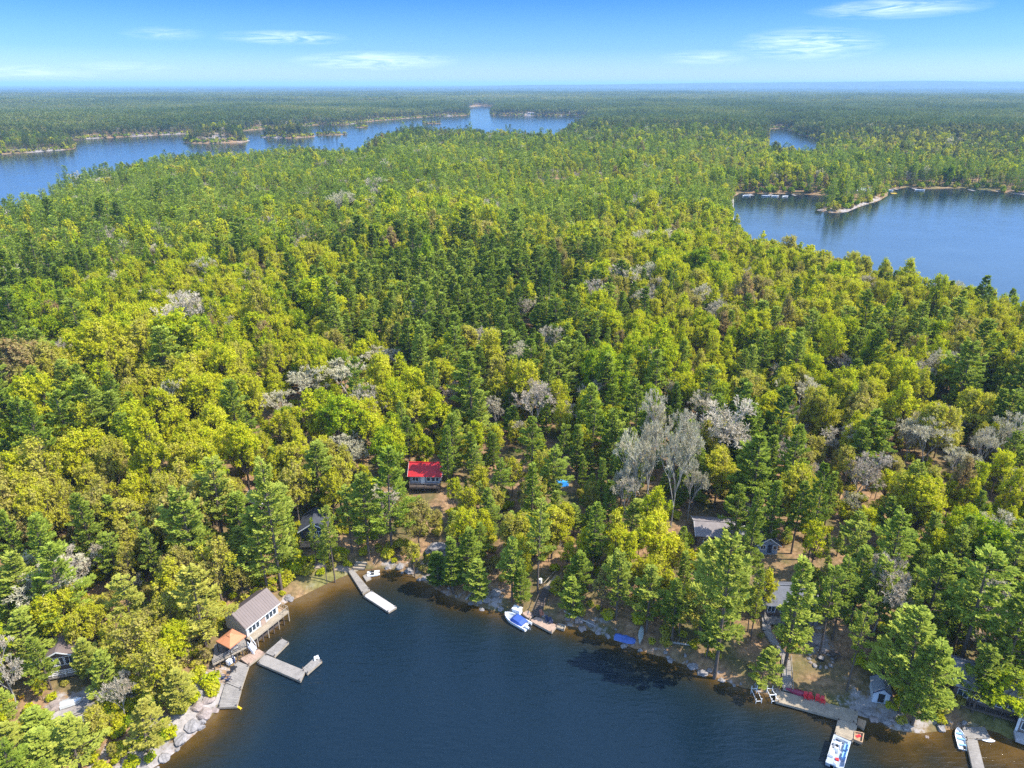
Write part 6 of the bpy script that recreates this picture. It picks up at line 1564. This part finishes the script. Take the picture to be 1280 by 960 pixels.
# single low trees along the far shores, where the square patches cannot reach the waterline
e = scatter(6.0, 1450, 2600, 9)
m = e[8] < 22
e = keep(e, m); p3 = (rng.random(len(e[0])) * np.array([6, 5, 3])[e[5].astype(int)]).astype(int)
add_trees(e, np.ones(len(p3), bool), p3, np.full(len(p3), 9))

A = {k: np.concatenate(v) for k, v in pts.items()}; npt = len(A['x'])
print('stuff instances', npt, 'proto quads', sum(len(q) for q in PQ))
fm = bpy.data.meshes.new('forest')
allv = np.concatenate(PV + [np.stack([A['x'], A['y'], A['z']], 1)]).astype(np.float32); allq = np.concatenate(PQ).astype(np.int32)
fm.vertices.add(len(allv)); fm.vertices.foreach_set('co', allv.ravel())
fm.loops.add(allq.size); fm.loops.foreach_set('vertex_index', allq.ravel())
fm.polygons.add(len(allq)); fm.polygons.foreach_set('loop_start', np.arange(len(allq), dtype=np.int32) * 4); fm.polygons.foreach_set('material_index', np.concatenate(PM).astype(np.int32))
for m_ in MATL: fm.materials.append(m_)
def fat(name, pv, xv, typ='FLOAT'):
    a = fm.attributes.new(name, typ, 'POINT'); a.data.foreach_set('value', np.concatenate([pv, xv]).astype(np.int32 if typ == 'INT' else np.float32))
nv = nverts; z_ = np.zeros(nv)
fat('leafv', np.concatenate(PL), np.zeros(npt)); fat('proto', np.concatenate(PI), np.full(npt, -1), 'INT'); fat('pick', np.full(nv, -1), A['id'], 'INT')
fat('rot', z_, A['rot']); fat('sx', z_, A['sx']); fat('sz', z_, A['sz']); fat('tint', z_, A['t'])
fm.update(calc_edges=True)
fo = link('forest', fm); tag(fo, kind='stuff')
ng = bpy.data.node_groups.new('forest_scatter', 'GeometryNodeTree')
ng.interface.new_socket('Geometry', in_out='INPUT', socket_type='NodeSocketGeometry'); ng.interface.new_socket('Geometry', in_out='OUTPUT', socket_type='NodeSocketGeometry')
N = ng.nodes; LK = ng.links.new
gi = N.new('NodeGroupInput'); go = N.new('NodeGroupOutput'); jn = N.new('GeometryNodeJoinGeometry')
def named(name, typ):
    n = N.new('GeometryNodeInputNamedAttribute'); n.data_type = typ; n.inputs['Name'].default_value = name; return n.outputs['Attribute']
def eq(sock, v):
    c = N.new('FunctionNodeCompare'); c.data_type = 'INT'; c.operation = 'EQUAL'; LK(sock, c.inputs[2]); c.inputs[3].default_value = v; return c.outputs[0]
ap, ak, ar, ax, az = named('proto', 'INT'), named('pick', 'INT'), named('rot', 'FLOAT'), named('sx', 'FLOAT'), named('sz', 'FLOAT')
cr = N.new('ShaderNodeCombineXYZ'); LK(ar, cr.inputs[2])
cs = N.new('ShaderNodeCombineXYZ'); LK(ax, cs.inputs[0]); LK(ax, cs.inputs[1]); LK(az, cs.inputs[2])
er = N.new('FunctionNodeEulerToRotation'); LK(cr.outputs[0], er.inputs[0])
sp = N.new('GeometryNodeSeparateGeometry'); sp.domain = 'POINT'; LK(gi.outputs[0], sp.inputs[0]); LK(eq(ap, -1), sp.inputs[1])
used = set(int(q) for q in np.unique(A['id']))
for k in sorted(used):
    s1 = N.new('GeometryNodeSeparateGeometry'); s1.domain = 'POINT'; LK(sp.outputs[1], s1.inputs[0]); LK(eq(ap, k), s1.inputs[1])
    ip = N.new('GeometryNodeInstanceOnPoints'); LK(sp.outputs[0], ip.inputs['Points']); LK(eq(ak, k), ip.inputs['Selection']); LK(s1.outputs[0], ip.inputs['Instance'])
    LK(er.outputs[0], ip.inputs['Rotation']); LK(cs.outputs[0], ip.inputs['Scale']); LK(ip.outputs[0], jn.inputs[0])
LK(jn.outputs[0], go.inputs[0])
md = fo.modifiers.new('scatter', 'NODES'); md.node_group = ng
